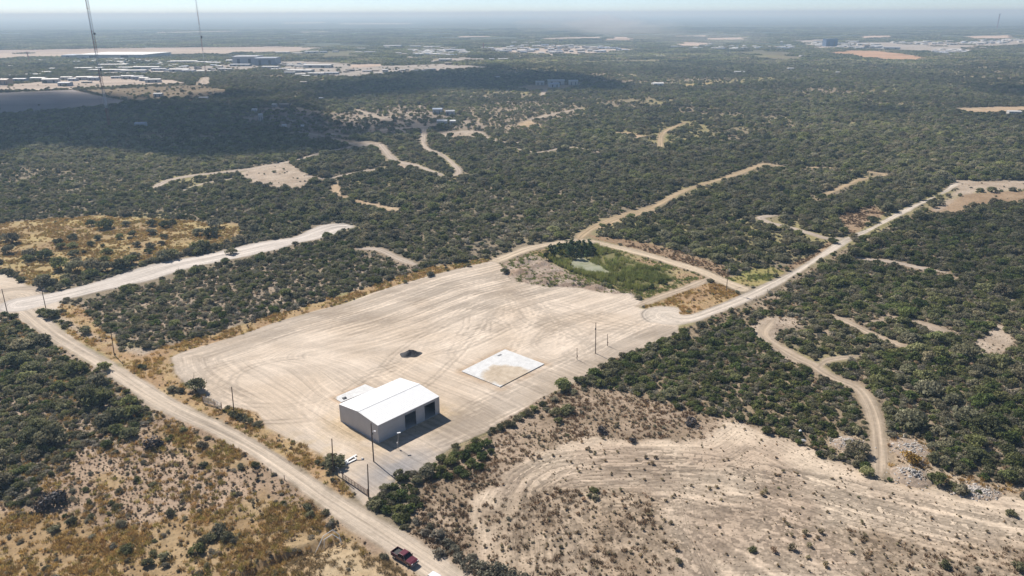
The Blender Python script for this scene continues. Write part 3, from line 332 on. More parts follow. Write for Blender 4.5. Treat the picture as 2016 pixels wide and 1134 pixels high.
def bevel(o, w=0.02, seg=2):
    md = o.modifiers.new('bevel', 'BEVEL'); md.width = w; md.segments = seg; md.limit_method = 'ANGLE'
    return o

# ---------------------------------------------------------------- materials
def nodes_of(name):
    mt = bpy.data.materials.new(name); mt.use_nodes = True
    nt = mt.node_tree
    return mt, nt, nt.nodes, nt.links, nt.nodes['Principled BSDF']

def N(nodes, typ, **kw):
    n = nodes.new(typ)
    for k, v in kw.items(): setattr(n, k, v)
    return n

def mix_rgb(nodes, links, fac, a, b, mode='MIX'):
    n = nodes.new('ShaderNodeMix'); n.data_type = 'RGBA'; n.blend_type = mode
    for sock, val in ((n.inputs[0], fac), (n.inputs[6], a), (n.inputs[7], b)):
        if hasattr(val, 'links'): links.new(val, sock)
        elif isinstance(val, (int, float)): sock.default_value = val
        else: sock.default_value = (*val, 1) if len(val) == 3 else val
    return n.outputs[2]

def math_n(nodes, links, op, a, b=None, c=None):
    n = nodes.new('ShaderNodeMath'); n.operation = op
    for i, v in enumerate((a, b, c)):
        if v is None: continue
        if hasattr(v, 'links'): links.new(v, n.inputs[i])
        else: n.inputs[i].default_value = v
    return n.outputs[0]

def noise_n(nodes, links, vec, scale, detail=3, rough=0.6):
    n = nodes.new('ShaderNodeTexNoise'); n.inputs['Scale'].default_value = scale
    n.inputs['Detail'].default_value = detail; n.inputs['Roughness'].default_value = rough
    if vec is not None: links.new(vec, n.inputs['Vector'])
    return n.outputs[0]

def ramp_n(nodes, links, fac, stops):
    r = nodes.new('ShaderNodeValToRGB')
    el = r.color_ramp.elements
    while len(el) < len(stops): el.new(0.5)
    for e, (p, c) in zip(el, stops):
        e.position = p; e.color = (*c, 1) if len(c) == 3 else c
    links.new(fac, r.inputs[0])
    return r.outputs[0]

def mat_plain(name, col, rough=0.7, metal=0.0, vary=0.12, scale=2.0, bump=0.0, spec=0.3, streak=None):
    mt, nt, nd, ln, bs = nodes_of(name)
    tc = nd.new('ShaderNodeTexCoord')
    n1 = noise_n(nd, ln, tc.outputs['Object'], scale, 5, 0.65)
    lo = tuple(c * (1 - vary) for c in col); hi = tuple(min(1, c * (1 + vary)) for c in col)
    c = ramp_n(nd, ln, n1, [(0.3, lo), (0.7, hi)])
    ln.new(c, bs.inputs['Base Color'])
    bs.inputs['Roughness'].default_value = rough
    bs.inputs['Metallic'].default_value = metal
    bs.inputs['Specular IOR Level'].default_value = spec
    if bump:
        b = nd.new('ShaderNodeBump'); b.inputs['Strength'].default_value = 1.0; b.inputs['Distance'].default_value = bump
        ln.new(n1, b.inputs['Height']); ln.new(b.outputs[0], bs.inputs['Normal'])
    return mt

def mat_ground(name):
    """colour from the 'albedo' attribute, streaks along 'flow', speckle by 'spk'"""
    mt, nt, nd, ln, bs = nodes_of(name)
    at = N(nd, 'ShaderNodeAttribute', attribute_name='albedo')
    fl = N(nd, 'ShaderNodeAttribute', attribute_name='flow')
    sp = N(nd, 'ShaderNodeAttribute', attribute_name='spk')
    geo = nd.new('ShaderNodeNewGeometry')
    pos = geo.outputs['Position']
    sep = nd.new('ShaderNodeSeparateXYZ'); ln.new(fl.outputs['Vector'], sep.inputs[0])
    def streak(ks, kt, off):
        a = math_n(nd, ln, 'MULTIPLY', sep.outputs[0], ks)
        b = math_n(nd, ln, 'MULTIPLY', sep.outputs[1], kt)
        cb = nd.new('ShaderNodeCombineXYZ'); ln.new(a, cb.inputs[0]); ln.new(b, cb.inputs[1]); cb.inputs[2].default_value = off
        return noise_n(nd, ln, cb.outputs[0], 1.0, 4, 0.7)
    s1 = streak(0.016, 0.8, 0.0); s2 = streak(0.03, 1.7, 7.3); s3 = streak(0.012, 0.2, 3.1)
    st = math_n(nd, ln, 'ADD', math_n(nd, ln, 'MULTIPLY', s1, 0.45), math_n(nd, ln, 'ADD', math_n(nd, ln, 'MULTIPLY', s2, 0.35), math_n(nd, ln, 'MULTIPLY', s3, 0.2)))
    st = math_n(nd, ln, 'MULTIPLY', math_n(nd, ln, 'SUBTRACT', st, 0.5), 3.0)
    amp = math_n(nd, ln, 'MULTIPLY', st, sep.outputs[2])
    f1 = noise_n(nd, ln, pos, 0.9, 6, 0.72)
    f2 = noise_n(nd, ln, pos, 0.13, 4, 0.6)
    fine = math_n(nd, ln, 'ADD', math_n(nd, ln, 'MULTIPLY', math_n(nd, ln, 'SUBTRACT', f1, 0.5), 1.5), math_n(nd, ln, 'MULTIPLY', math_n(nd, ln, 'SUBTRACT', f2, 0.5), 0.8))
    fine = math_n(nd, ln, 'MULTIPLY', fine, math_n(nd, ln, 'ADD', math_n(nd, ln, 'MULTIPLY', sp.outputs['Fac'], 0.9), 0.25))
    gain = math_n(nd, ln, 'ADD', math_n(nd, ln, 'ADD', amp, fine), 1.0)
    gain = math_n(nd, ln, 'MAXIMUM', gain, 0.25)
    vm = nd.new('ShaderNodeVectorMath'); vm.operation = 'SCALE'
    ln.new(at.outputs['Color'], vm.inputs[0]); ln.new(gain, vm.inputs['Scale'])
    # scattered dark twigs, weeds and clods
    vo = nd.new('ShaderNodeTexVoronoi'); vo.inputs['Scale'].default_value = 1.1; vo.inputs['Randomness'].default_value = 1
    ln.new(pos, vo.inputs['Vector'])
    spot = math_n(nd, ln, 'LESS_THAN', vo.outputs['Distance'], math_n(nd, ln, 'MULTIPLY', sp.outputs['Fac'], math_n(nd, ln, 'MULTIPLY', f2, 0.52)))
    col = mix_rgb(nd, ln, math_n(nd, ln, 'MULTIPLY', spot, 0.72), vm.outputs[0], (0.12, 0.095, 0.06))
    ln.new(col, bs.inputs['Base Color'])
    bs.inputs['Roughness'].default_value = 0.95
    bs.inputs['Specular IOR Level'].default_value = 0.05
    hgt = math_n(nd, ln, 'ADD', math_n(nd, ln, 'MULTIPLY', st, math_n(nd, ln, 'MULTIPLY', sep.outputs[2], 0.7)), math_n(nd, ln, 'MULTIPLY', fine, 0.35))
    b = nd.new('ShaderNodeBump'); b.inputs['Strength'].default_value = 0.7; b.inputs['Distance'].default_value = 0.12
    ln.new(hgt, b.inputs['Height']); ln.new(b.outputs[0], bs.inputs['Normal'])
    return mt

def mat_leaf(name, stops, trans=0.25, rough=0.75):
    """each plant takes its own hue; 'tint' varies clump by clump"""
    mt, nt, nd, ln, bs = nodes_of(name)
    oi = nd.new('ShaderNodeObjectInfo')
    ti = N(nd, 'ShaderNodeAttribute', attribute_name='tint')
    geo = nd.new('ShaderNodeNewGeometry')
    reg = noise_n(nd, ln, geo.outputs['Position'], 0.022, 3, 0.6)
    reg2 = noise_n(nd, ln, geo.outputs['Position'], 0.0045, 2, 0.5)
    pick = math_n(nd, ln, 'ADD', math_n(nd, ln, 'MULTIPLY', oi.outputs['Random'], 0.7), math_n(nd, ln, 'MULTIPLY', math_n(nd, ln, 'SUBTRACT', reg, 0.35), 0.9))
    c = ramp_n(nd, ln, pick, stops)
    vm = nd.new('ShaderNodeVectorMath'); vm.operation = 'SCALE'
    ln.new(c, vm.inputs[0])
    ln.new(math_n(nd, ln, 'MULTIPLY', math_n(nd, ln, 'ADD', math_n(nd, ln, 'MULTIPLY', ti.outputs['Fac'], 0.9), 0.55), math_n(nd, ln, 'MULTIPLY', math_n(nd, ln, 'ADD', math_n(nd, ln, 'MULTIPLY', reg2, 1.7), 0.15), math_n(nd, ln, 'ADD', math_n(nd, ln, 'MULTIPLY', math_n(nd, ln, 'FRACT', math_n(nd, ln, 'MULTIPLY', oi.outputs['Random'], 7.31)), 0.6), 0.72))), vm.inputs['Scale'])
    ln.new(vm.outputs[0], bs.inputs['Base Color'])
    bs.inputs['Roughness'].default_value = rough
    bs.inputs['Specular IOR Level'].default_value = 0.25
    if trans:
        tr = nd.new('ShaderNodeBsdfTranslucent'); ln.new(vm.outputs[0], tr.inputs[0])
        mx = nd.new('ShaderNodeMixShader'); mx.inputs[0].default_value = trans
        ln.new(bs.outputs[0], mx.inputs[1]); ln.new(tr.outputs[0], mx.inputs[2])
        ln.new(mx.outputs[0], nd['Material Output'].inputs[0])
    return mt

M = {}
M['ground'] = mat_ground('ground_soil')
M['bark'] = mat_plain('bark', (0.11, 0.085, 0.06), 0.9, vary=0.35, scale=6)
M['pole'] = mat_plain('weathered_pole', (0.10, 0.062, 0.042), 0.85, vary=0.3, scale=4)
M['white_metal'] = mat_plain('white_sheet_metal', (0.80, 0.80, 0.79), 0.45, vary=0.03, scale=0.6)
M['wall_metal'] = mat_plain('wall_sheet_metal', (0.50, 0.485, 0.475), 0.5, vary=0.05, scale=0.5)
M['trim_metal'] = mat_plain('trim_metal', (0.52, 0.51, 0.50), 0.45, vary=0.05, scale=1)
M['steel'] = mat_plain('galvanised_steel', (0.45, 0.44, 0.43), 0.5, 0.3, vary=0.15, scale=5)
M['rust'] = mat_plain('rusty_steel', (0.16, 0.08, 0.05), 0.85, vary=0.4, scale=6)
M['inner_shade'] = mat_plain('shade_dark_lining', (0.05, 0.05, 0.055), 0.8, vary=0.2)  # near-black colour stands in for the unlit shed interior
M['gravel'] = mat_plain('dark_gravel', (0.075, 0.072, 0.072), 0.9, vary=0.55, scale=9, bump=0.12)
M['rock'] = mat_plain('pale_rubble', (0.40, 0.37, 0.34), 0.9, vary=0.5, scale=1.2, bump=0.03)
M['mound'] = mat_plain('dug_earth', (0.33, 0.255, 0.19), 0.95, vary=0.35, scale=1.5, bump=0.08)
M['white_paint'] = mat_plain('white_paint', (0.82, 0.82, 0.80), 0.5, vary=0.04)

LEAF = {
 'tree': mat_leaf('mesquite_leaf', [(0.0, (0.150, 0.159, 0.069)), (0.18, (0.205, 0.207, 0.103)), (0.34, (0.290, 0.270, 0.179)), (0.48, (0.270, 0.275, 0.106)), (0.62, (0.175, 0.193, 0.074)), (0.8, (0.300, 0.261, 0.168)), (1.0, (0.330, 0.289, 0.146))], 0.40),
 'dark': mat_leaf('dark_green_leaf', [(0.0, (0.080, 0.110, 0.030)), (0.4, (0.120, 0.150, 0.042)), (0.7, (0.175, 0.185, 0.062)), (1.0, (0.220, 0.200, 0.075))], 0.34),
 'mid': mat_leaf('shrub_leaf', [(0.0, (0.135, 0.147, 0.058)), (0.25, (0.205, 0.199, 0.099)), (0.5, (0.290, 0.260, 0.174)), (0.75, (0.185, 0.194, 0.069)), (1.0, (0.290, 0.242, 0.162))], 0.38),
 'grey': mat_leaf('grey_brush_leaf', [(0.0, (0.330, 0.295, 0.230)), (0.4, (0.250, 0.238, 0.165)), (0.7, (0.380, 0.340, 0.270)), (1.0, (0.260, 0.255, 0.165))], 0.35),
 'ball': mat_leaf('weed_leaf', [(0.0, (0.40, 0.31, 0.20)), (0.35, (0.32, 0.28, 0.17)), (0.7, (0.44, 0.31, 0.20)), (1.0, (0.24, 0.24, 0.12))], 0.45),
 'tuft': mat_leaf('dry_grass_blade', [(0.0, (0.44, 0.28, 0.09)), (0.3, (0.50, 0.35, 0.135)), (0.5, (0.40, 0.24, 0.095)), (0.7, (0.45, 0.35, 0.12)), (0.9, (0.34, 0.30, 0.085)), (1.0, (0.26, 0.27, 0.075))], 0.38),
 'straw': mat_leaf('straw_blade', [(0.0, (0.52, 0.42, 0.24)), (0.6, (0.45, 0.33, 0.17)), (1.0, (0.36, 0.25, 0.12))], 0.3),
 'brown': mat_leaf('brown_weed', [(0.0, (0.23, 0.135, 0.075)), (0.5, (0.28, 0.19, 0.11)), (1.0, (0.20, 0.15, 0.075))], 0.2),
 'green': mat_leaf('green_grass', [(0.0, (0.15, 0.19, 0.05)), (0.5, (0.22, 0.25, 0.07)), (1.0, (0.27, 0.25, 0.09))], 0.3),
 'reed': mat_leaf('reed_blade', [(0.0, (0.15, 0.18, 0.05)), (0.5, (0.21, 0.225, 0.065)), (0.85, (0.27, 0.255, 0.085)), (1.0, (0.33, 0.28, 0.11))], 0.42),
 'willow': mat_leaf('willow_leaf', [(0.0, (0.060, 0.090, 0.034)), (1.0, (0.085, 0.120, 0.042))], 0.15),
 'twig': mat_leaf('dead_twig', [(0.0, (0.11, 0.10, 0.10)), (1.0, (0.15, 0.13, 0.12))], 0.0),
 'goldbush': mat_leaf('golden_bush', [(0.0, (0.40, 0.25, 0.06)), (1.0, (0.44, 0.28, 0.07))], 0.2),
}
# ---------------------------------------------------------------- the land: classes of ground
# col, col2, noise scale, soft edge, speckle, plant chances per candidate spot
CLASS = {
 'scrub':     dict(gap=-0.04, c=(0.27, 0.215, 0.155), c2=(0.20, 0.165, 0.11), ns=9, soft=2, spk=0.9, tree=0.82, dark=0.14, mid=0.66, grey=0.34, ball=0.0, size=1.0),
 'nearscrub': dict(gap=-0.14, c=(0.36, 0.28, 0.21), c2=(0.24, 0.19, 0.13), ns=7, soft=2, spk=1.0, tree=0.25, dark=0.40, mid=0.75, grey=0.62, ball=0.35, tuft=0.25, tk='tuft', size=0.95),
 'sparse':    dict(c=(0.38, 0.28, 0.20), c2=(0.28, 0.20, 0.135), ns=8, soft=3, spk=0.9, tree=0.0, dark=0.012, mid=0.05, grey=0.26, ball=0.75, tuft=0.34, tk='tuft', size=0.6),
 'goldmix':   dict(c=(0.37, 0.27, 0.155), c2=(0.30, 0.205, 0.11), ns=6, soft=4, spk=0.8, tree=0.0, dark=0.012, mid=0.035, grey=0.10, ball=0.30, tuft=0.9, tk='tuft', size=0.65),
 'strawgrass':dict(c=(0.47, 0.37, 0.24), c2=(0.40, 0.29, 0.17), ns=5, soft=4, spk=0.6, tree=0.0, grey=0.04, ball=0.2, tuft=0.75, tk='straw', size=0.6),
 'greyscrub': dict(gap=-0.15, c=(0.36, 0.285, 0.215), c2=(0.25, 0.195, 0.135), ns=8, soft=2, spk=1.0, tree=0.24, dark=0.30, mid=0.62, grey=0.72, ball=0.25, size=0.9),
 'goldfield': dict(c=(0.40, 0.31, 0.15), c2=(0.32, 0.225, 0.125), ns=14, soft=4, spk=0.6, tree=0.0, mid=0.01, ball=0.06, tuft=0.55, tk='tuft', size=0.8),
 'goldfield2':dict(c=(0.40, 0.31, 0.15), c2=(0.34, 0.25, 0.12), ns=20, soft=6, spk=0.6),
 'scrubR':    dict(gap=-0.21, c=(0.31, 0.24, 0.165), c2=(0.22, 0.17, 0.11), ns=8, soft=2, spk=1.0, tree=0.05, dark=0.75, mid=0.75, grey=0.60, ball=0.25, size=0.92),
 'scrubR2':   dict(gap=-0.12, c=(0.34, 0.265, 0.19), c2=(0.24, 0.185, 0.125), ns=9, soft=2, spk=1.0, tree=0.30, dark=0.42, mid=0.75, grey=0.65, ball=0.25, size=1.0),
 'brush':     dict(c=(0.36, 0.275, 0.20), c2=(0.26, 0.195, 0.135), ns=5, soft=3, spk=1.0, dark=0.0, mid=0.015, grey=0.12, ball=0.95, tuft=0.30, tk='brown', size=0.55),
 'tan':       dict(c=(0.565, 0.46, 0.348), c2=(0.43, 0.335, 0.25), ns=12, soft=4, spk=0.8, ball=0.15, size=0.6, flow=0.8),
 'tanbrush':  dict(c=(0.42, 0.33, 0.24), c2=(0.31, 0.235, 0.165), ns=6, soft=7, spk=0.9, ball=0.50, grey=0.03, tuft=0.20, tk='brown', size=0.55, flow=0.5),
 'rubbleside':dict(c=(0.45, 0.36, 0.26), c2=(0.35, 0.26, 0.175), ns=5, soft=4, spk=1.0, ball=0.5, mid=0.0, tuft=0.25, tk='tuft', size=0.6),
 'lot':       dict(c=(0.34, 0.28, 0.22), c2=(0.25, 0.20, 0.155), ns=30, soft=6, spk=0.6, tree=0.30, mid=0.25, size=0.85),  # soil tones lowered to carry some of the cloud shade on the lots
 'lotsparse': dict(c=(0.36, 0.285, 0.205), c2=(0.25, 0.20, 0.14), ns=30, soft=8, spk=0.7, tree=0.60, mid=0.4, size=0.9),
 'verge':     dict(c=(0.40, 0.29, 0.15), c2=(0.35, 0.23, 0.13), ns=5, soft=1.5, spk=0.8, mid=0.015, grey=0.03, ball=0.18, tuft=0.62, tk='tuft', size=0.6),
 'brown':     dict(c=(0.34, 0.245, 0.16), c2=(0.27, 0.185, 0.115), ns=6, soft=2, spk=0.9, mid=0.03, ball=0.25, tuft=0.45, tk='brown', size=0.7),
 'berm':      dict(c=(0.34, 0.28, 0.15), c2=(0.36, 0.25, 0.15), ns=7, soft=2, spk=0.7, ball=0.2, tuft=0.55, tk='green', size=0.6),
 'spoil':     dict(c=(0.38, 0.31, 0.25), c2=(0.29, 0.21, 0.155), ns=4, soft=2, spk=1.0, ball=0.30, tuft=0.28, tk='green', size=0.6),
 'reed':      dict(c=(0.17, 0.16, 0.07), c2=(0.20, 0.18, 0.085), ns=6, soft=2, spk=0.5, tuft=0.85, tk='reed', size=0.8),
 'greengrass':dict(c=(0.25, 0.25, 0.085), c2=(0.31, 0.25, 0.11), ns=6, soft=2, spk=0.5, tuft=0.6, tk='green', ball=0.1, size=0.6),
 'bare':      dict(c=(0.44, 0.36, 0.28), c2=(0.35, 0.275, 0.205), ns=5, soft=3.0, spk=0.85, ball=0.22, grey=0.05, tree=0.05, size=0.7, flow=0.3),
 'bareorange':dict(c=(0.46, 0.35, 0.235), c2=(0.40, 0.29, 0.18), ns=9, soft=2.5, spk=0.6, ball=0.03, size=0.7),
 'yard':      dict(c=(0.605, 0.508, 0.408), c2=(0.525, 0.428, 0.33), ns=16, soft=0.9, spk=0.16, flow=0.62),
 'junction':  dict(c=(0.58, 0.495, 0.40), c2=(0.52, 0.43, 0.335), ns=9, soft=1.5, spk=0.15, flow=0.3),
 'pond':      dict(c=(0.40, 0.36, 0.25), c2=(0.36, 0.32, 0.22), ns=5, soft=1.5, spk=0.2),
}
ORDER = ['nearscrub', 'sparse', 'goldmix', 'strawgrass', 'greyscrub', 'goldfield', 'goldfield2', 'scrubR', 'scrubR2', 'brush', 'tan', 'tanbrush',
         'rubbleside', 'lot', 'lotsparse', 'verge', 'brown', 'berm', 'spoil', 'reed', 'greengrass', 'bare', 'bareorange', 'yard', 'junction', 'pond']
CID = {k: i + 1 for i, k in enumerate(ORDER)}
CNAME = ['scrub'] + ORDER
OVERLAP = ('sparse', 'brush', 'nearscrub', 'tan', 'scrubR')   # neighbours that must leave no gap between them
WILD = 2.2   # how ragged class borders are, metres

ROAD_TONE = {'dirt_road': ((0.53, 0.445, 0.355), (0.45, 0.37, 0.285)), 'caliche_road': ((0.60, 0.54, 0.48), (0.52, 0.46, 0.40)),
             'access_road': ((0.58, 0.505, 0.425), (0.50, 0.43, 0.35)), 'perimeter_road': ((0.55, 0.45, 0.33), (0.48, 0.385, 0.28)),
             'pale': ((0.45, 0.38, 0.31), (0.38, 0.31, 0.245)), 'tan': ((0.45, 0.365, 0.275), (0.38, 0.30, 0.22)), 'orange': ((0.42, 0.325, 0.21), (0.35, 0.26, 0.16))}
PATHS = []   # name, centre line, half widths, tone
for nm, (a, b) in DATA['roads'].items():
    n = 240
    def even(l):
        q = resample(l, 0.5); return q[np.linspace(0, len(q) - 1, n).astype(int)]
    A = even(a); Bb = even(b)
    # pair each left point with its nearest right point so that the width stays true
    mid = []; hw = []
    for p in A:
        d = np.hypot(*(Bb - p).T); j = d.argmin(); mid.append((p + Bb[j]) / 2); hw.append(d[j] / 2)
    mid = np.array(mid); hw = np.array(hw)
    k = np.ones(15) / 15
    pad = lambda v: np.r_[np.full(7, v[0]), v, np.full(7, v[-1])]
    mid = np.c_[np.convolve(pad(mid[:, 0]), k, 'valid'), np.convolve(pad(mid[:, 1]), k, 'valid')]
    hw = np.convolve(pad(hw), k, 'valid')
    PATHS.append((nm, mid, hw, nm))
for nm, l, w, t in DATA['tracks']:
    c = resample(l, 1.5)
    u = np.linspace(0, 1, len(c)); taper = np.minimum(1, np.minimum(u, 1 - u) * len(c) * 1.5 / 9.0 + 0.25)
    PATHS.append((nm, c, w / 2 * taper * (0.75 + 0.5 * vnoise(u * len(c) / 7.0, u * 0, 12)), t))

def path_sd(X, Y, path, margin=4):
    nm, mid, hw, tone = path
    lo = mid.min(0) - hw.max() - margin; hi = mid.max(0) + hw.max() + margin
    sd = np.full(X.shape, -1e6); al = np.zeros(X.shape); off = np.zeros(X.shape)
    m = (X > lo[0]) & (X < hi[0]) & (Y > lo[1]) & (Y < hi[1])
    if m.any():
        d, a, s = seg_dist(X[m], Y[m], mid, False)
        L = np.r_[0, np.cumsum(np.hypot(*np.diff(mid, axis=0).T))]
        sd[m] = np.interp(a, L, hw) - d; al[m] = a; off[m] = d * s
    return sd, al, off

def ragged(k, c):
    if k in ('yard', 'pond', 'junction'): return 0.45
    return WILD * (0.6 + 0.02 * min(c['ns'], 30)) * (2.6 if k in ('goldmix', 'sparse', 'strawgrass', 'brush', 'tanbrush', 'tan', 'greyscrub', 'nearscrub') else 1.0)

def wobble(X, Y):
    return (fbm(X, Y, 7, 4, 91) - 0.5) * 2

def yard_flow(X, Y, sd):
    """grader streaks run parallel to the far edge and swing round the west end"""
    d, al, side = seg_dist(X, Y, DATA['yardflow'], False)
    w = (fbm(X, Y, 60, 2, 5) - 0.5) * 6 + (fbm(X, Y, 16, 2, 9) - 0.5) * 1.2
    w = w + smooth(16, 34, d) * smooth(-40, -70, X) * (fbm(X, Y, 22, 2, 17) - 0.5) * 30
    return al, d + w

def land(X, Y, fine=True):
    """albedo, speckle, flow and class id at ground points"""
    n = X.shape[0]
    dist = np.hypot(X, Y)
    base = CLASS['scrub']
    f = fbm(X, Y, base['ns'], 3, 1)[:, None]
    col = np.array(base['c']) * f + np.array(base['c2']) * (1 - f)
    og = smooth(0.45, 0.65, fbm(X, Y, 70, 3, 36))[:, None]      # stretches of dry olive grass
    col = col * (1 - og) + np.array((0.27, 0.235, 0.115)) * og
    # from afar the plain is the colour of its scrub
    far = smooth(1200, 3000, dist)[:, None]
    g = fbm(X, Y * 0.5, 260, 5, 31)[:, None]
    green = np.array((0.062, 0.074, 0.043)) * (1 - g) + np.array((0.13, 0.135, 0.088)) * g
    col = col * (1 - far) + green * far
    spk = np.full(n, base['spk']) * (1 - far[:, 0])
    flow = np.zeros((n, 3))
    cid = np.zeros(n, np.int32)
    wob = wobble(X, Y)
    for k in ORDER:
        c = CLASS[k]
        for poly in DATA['polys'].get(k, []):
            sd = poly_sd(X, Y, poly, 12)
            amp = ragged(k, c)
            sdw = sd + wob * amp + (3.0 if k in OVERLAP else 0.0)
            m = smooth(-c['soft'] * 0.5, c['soft'] * 0.5, sdw)
            idx = np.nonzero(m > 0)[0]
            if not len(idx): continue
            xi, yi = X[idx], Y[idx]
            q = smooth(0.25, 0.75, fbm(xi, yi, c['ns'], 4, 40 + CID[k]))[:, None]
            cc = np.array(c['c']) * q + np.array(c['c2']) * (1 - q)
            w = m[idx][:, None]
            col[idx] = col[idx] * (1 - w) + cc * w
            spk[idx] = spk[idx] * (1 - m[idx]) + c['spk'] * m[idx]
            fa = c.get('flow', 0.0)
            if fa:
                if k == 'yard':
                    s, t = yard_flow(xi, yi, sd[idx])
                elif k in ('tan', 'tanbrush'):
                    tp = DATA['polys']['tan'][0]
                    st = poly_sd(xi, yi, tp, 40)
                    a = math.radians(128)
                    td = -xi * math.sin(a) + yi * math.cos(a) + (fbm(xi, yi, 30, 2, 8) - 0.5) * 6
                    sdd = xi * math.cos(a) + yi * math.sin(a)
                    inner = smooth(14, 19, st + (fbm(xi, yi, 20, 2, 77) - 0.5) * 6) * smooth(40, 25, xi)
                    t = (st + 3.0 * (fbm(xi, yi, 18, 3, 44) - 0.5)) * 1.5 * (1 - inner) + td * inner * 1.5; s = (xi + 0.3 * yi) * (1 - inner) + sdd * inner
                else:
                    t = yi + xi * 0.4; s = xi
                flow[idx, 0] = s; flow[idx, 1] = t
            flow[idx, 2] = flow[idx, 2] * (1 - m[idx]) + fa * m[idx]
            cid[sdw > 0] = CID[k]
    return col, spk, flow, cid

def path_paint(X, Y, col, spk, flow, p, wob):
    sd, al, off = path_sd(X, Y, p)
    wide = p[2].mean()
    m = smooth(-0.7, 0.7, sd + wob * min(1.0, 0.35 * wide))
    idx = np.nonzero(m > 0)[0]
    if not len(idx): return
    c1, c2 = ROAD_TONE[p[3]]
    q = fbm(al[idx] / 9, off[idx] * 1.1, 1.0, 3, 61)[:, None]
    cc = np.array(c1) * q + np.array(c2) * (1 - q)
    # paler wheel lanes, darker crown and edges
    u = np.abs(off[idx]) / np.maximum(sd[idx] + np.abs(off[idx]), 0.5)
    lane = np.exp(-((u - 0.45) / 0.22) ** 2)[:, None]
    edge = smooth(1.3, 0.2, np.abs(sd[idx] - 0.4))[:, None]
    cc = cc * (0.90 + 0.18 * lane) * (1 - 0.16 * edge * smooth(0.35, 0.6, fbm(al[idx], off[idx], 3, 2, 15))[:, None])
    w = m[idx][:, None]
    col[idx] = col[idx] * (1 - w) + cc * w
    spk[idx] = spk[idx] * (1 - m[idx]) + 0.25 * m[idx]
    flow[idx, 0] = np.where(m[idx] > 0.3, al[idx], flow[idx, 0]); flow[idx, 1] = np.where(m[idx] > 0.3, off[idx], flow[idx, 1])
    flow[idx, 2] = flow[idx, 2] * (1 - m[idx]) + 0.95 * m[idx]

def height(X, Y):
    h = (fbm(X, Y, 34, 3, 21) - 0.5) * 1.0
    # graded ground is level
    lev = np.zeros(X.shape)
    for k, amt in (('yard', 1.0), ('junction', 1.0), ('tan', 0.85)):
        for poly in DATA['polys'][k]:
            lev = np.maximum(lev, amt * smooth(-9, 0, poly_sd(X, Y, poly, 12)))
    for p in PATHS:
        sd, _, _ = path_sd(X, Y, p, 10)
        lev = np.maximum(lev, smooth(-7, 0, sd))
    lev = np.maximum(lev, smooth(420, 700, np.hypot(X, Y)))
    h = h * (1 - lev)
    pond = poly_sd(X, Y, DATA['polys']['pond'][0], 14)
    h = h - 1.3 * smooth(-6, 2, pond)
    spoil = poly_sd(X, Y, DATA['polys']['spoil'][0], 8)
    h = h + smooth(0.5, 5, spoil) * (0.2 + 1.5 * fbm(X, Y, 3.2, 3, 71) ** 2 * 2)
    d, al, side = seg_dist(X, Y, DATA['ditch'], False)
    L = 30
    h = h - 1.1 * smooth(1.5, 0.35, d) * smooth(0, 4, al) + 0.45 * np.exp(-((d - 2.2) / 1.2) ** 2) * (side > 0)
    return h

def put_attrs(me, col, spk, flow):
    n = len(me.vertices)
    a = me.attributes.new('albedo', 'FLOAT_COLOR', 'POINT')
    a.data.foreach_set('color', np.c_[col, np.ones(n)].astype(np.float32).ravel())
    a = me.attributes.new('spk', 'FLOAT', 'POINT'); a.data.foreach_set('value', spk.astype(np.float32))
    a = me.attributes.new('flow', 'FLOAT_VECTOR', 'POINT'); a.data.foreach_set('vector', flow.astype(np.float32).ravel())

def grow(start, step, g1, lim1, g2, lim2):
    out = [start]; x = start; d = 0
    while d < lim2:
        s = step + (g1 * d if d < lim1 else g1 * lim1 + g2 * (d - lim1))
        x += s; d += s; out.append(x)
    return np.array(out)

CORE = (-190.0, 185.0, 112.0, 330.0)
STEP = 1.15
gx = np.concatenate([-grow(-CORE[0], STEP, 0.035, 1500, 0.12, 30000)[::-1], np.arange(CORE[0] + STEP, CORE[1] - STEP / 2, STEP), grow(CORE[1], STEP, 0.035, 1500, 0.12, 30000)])
gy = np.concatenate([-grow(-CORE[2], STEP, 0.3, 500, 0.3, 7000)[::-1], np.arange(CORE[2] + STEP, CORE[3] - STEP / 2, STEP), grow(CORE[3], STEP, 0.03, 1500, 0.10, 30000)])
XX, YY = np.meshgrid(gx, gy)
X = XX.ravel(); Y = YY.ravel()
col, spk, flow, cid = land(X, Y)
wob = wobble(X, Y)
for p in PATHS:
    path_paint(X, Y, col, spk, flow, p, wob)
Z = height(X, Y)
nx, ny = len(gx), len(gy)
i = np.arange(nx * ny).reshape(ny, nx)
quads = np.stack([i[:-1, :-1], i[:-1, 1:], i[1:, 1:], i[1:, :-1]], -1).reshape(-1, 4)
me = mesh_np('ground', np.c_[X, Y, Z], quads, [M['ground']], smooth_shade=True)
put_attrs(me, col, spk, flow)
ground = link(bpy.data.objects.new('ground', me)); set_props(ground, kind='structure')
print('ground', nx, ny, time.time() - T0)

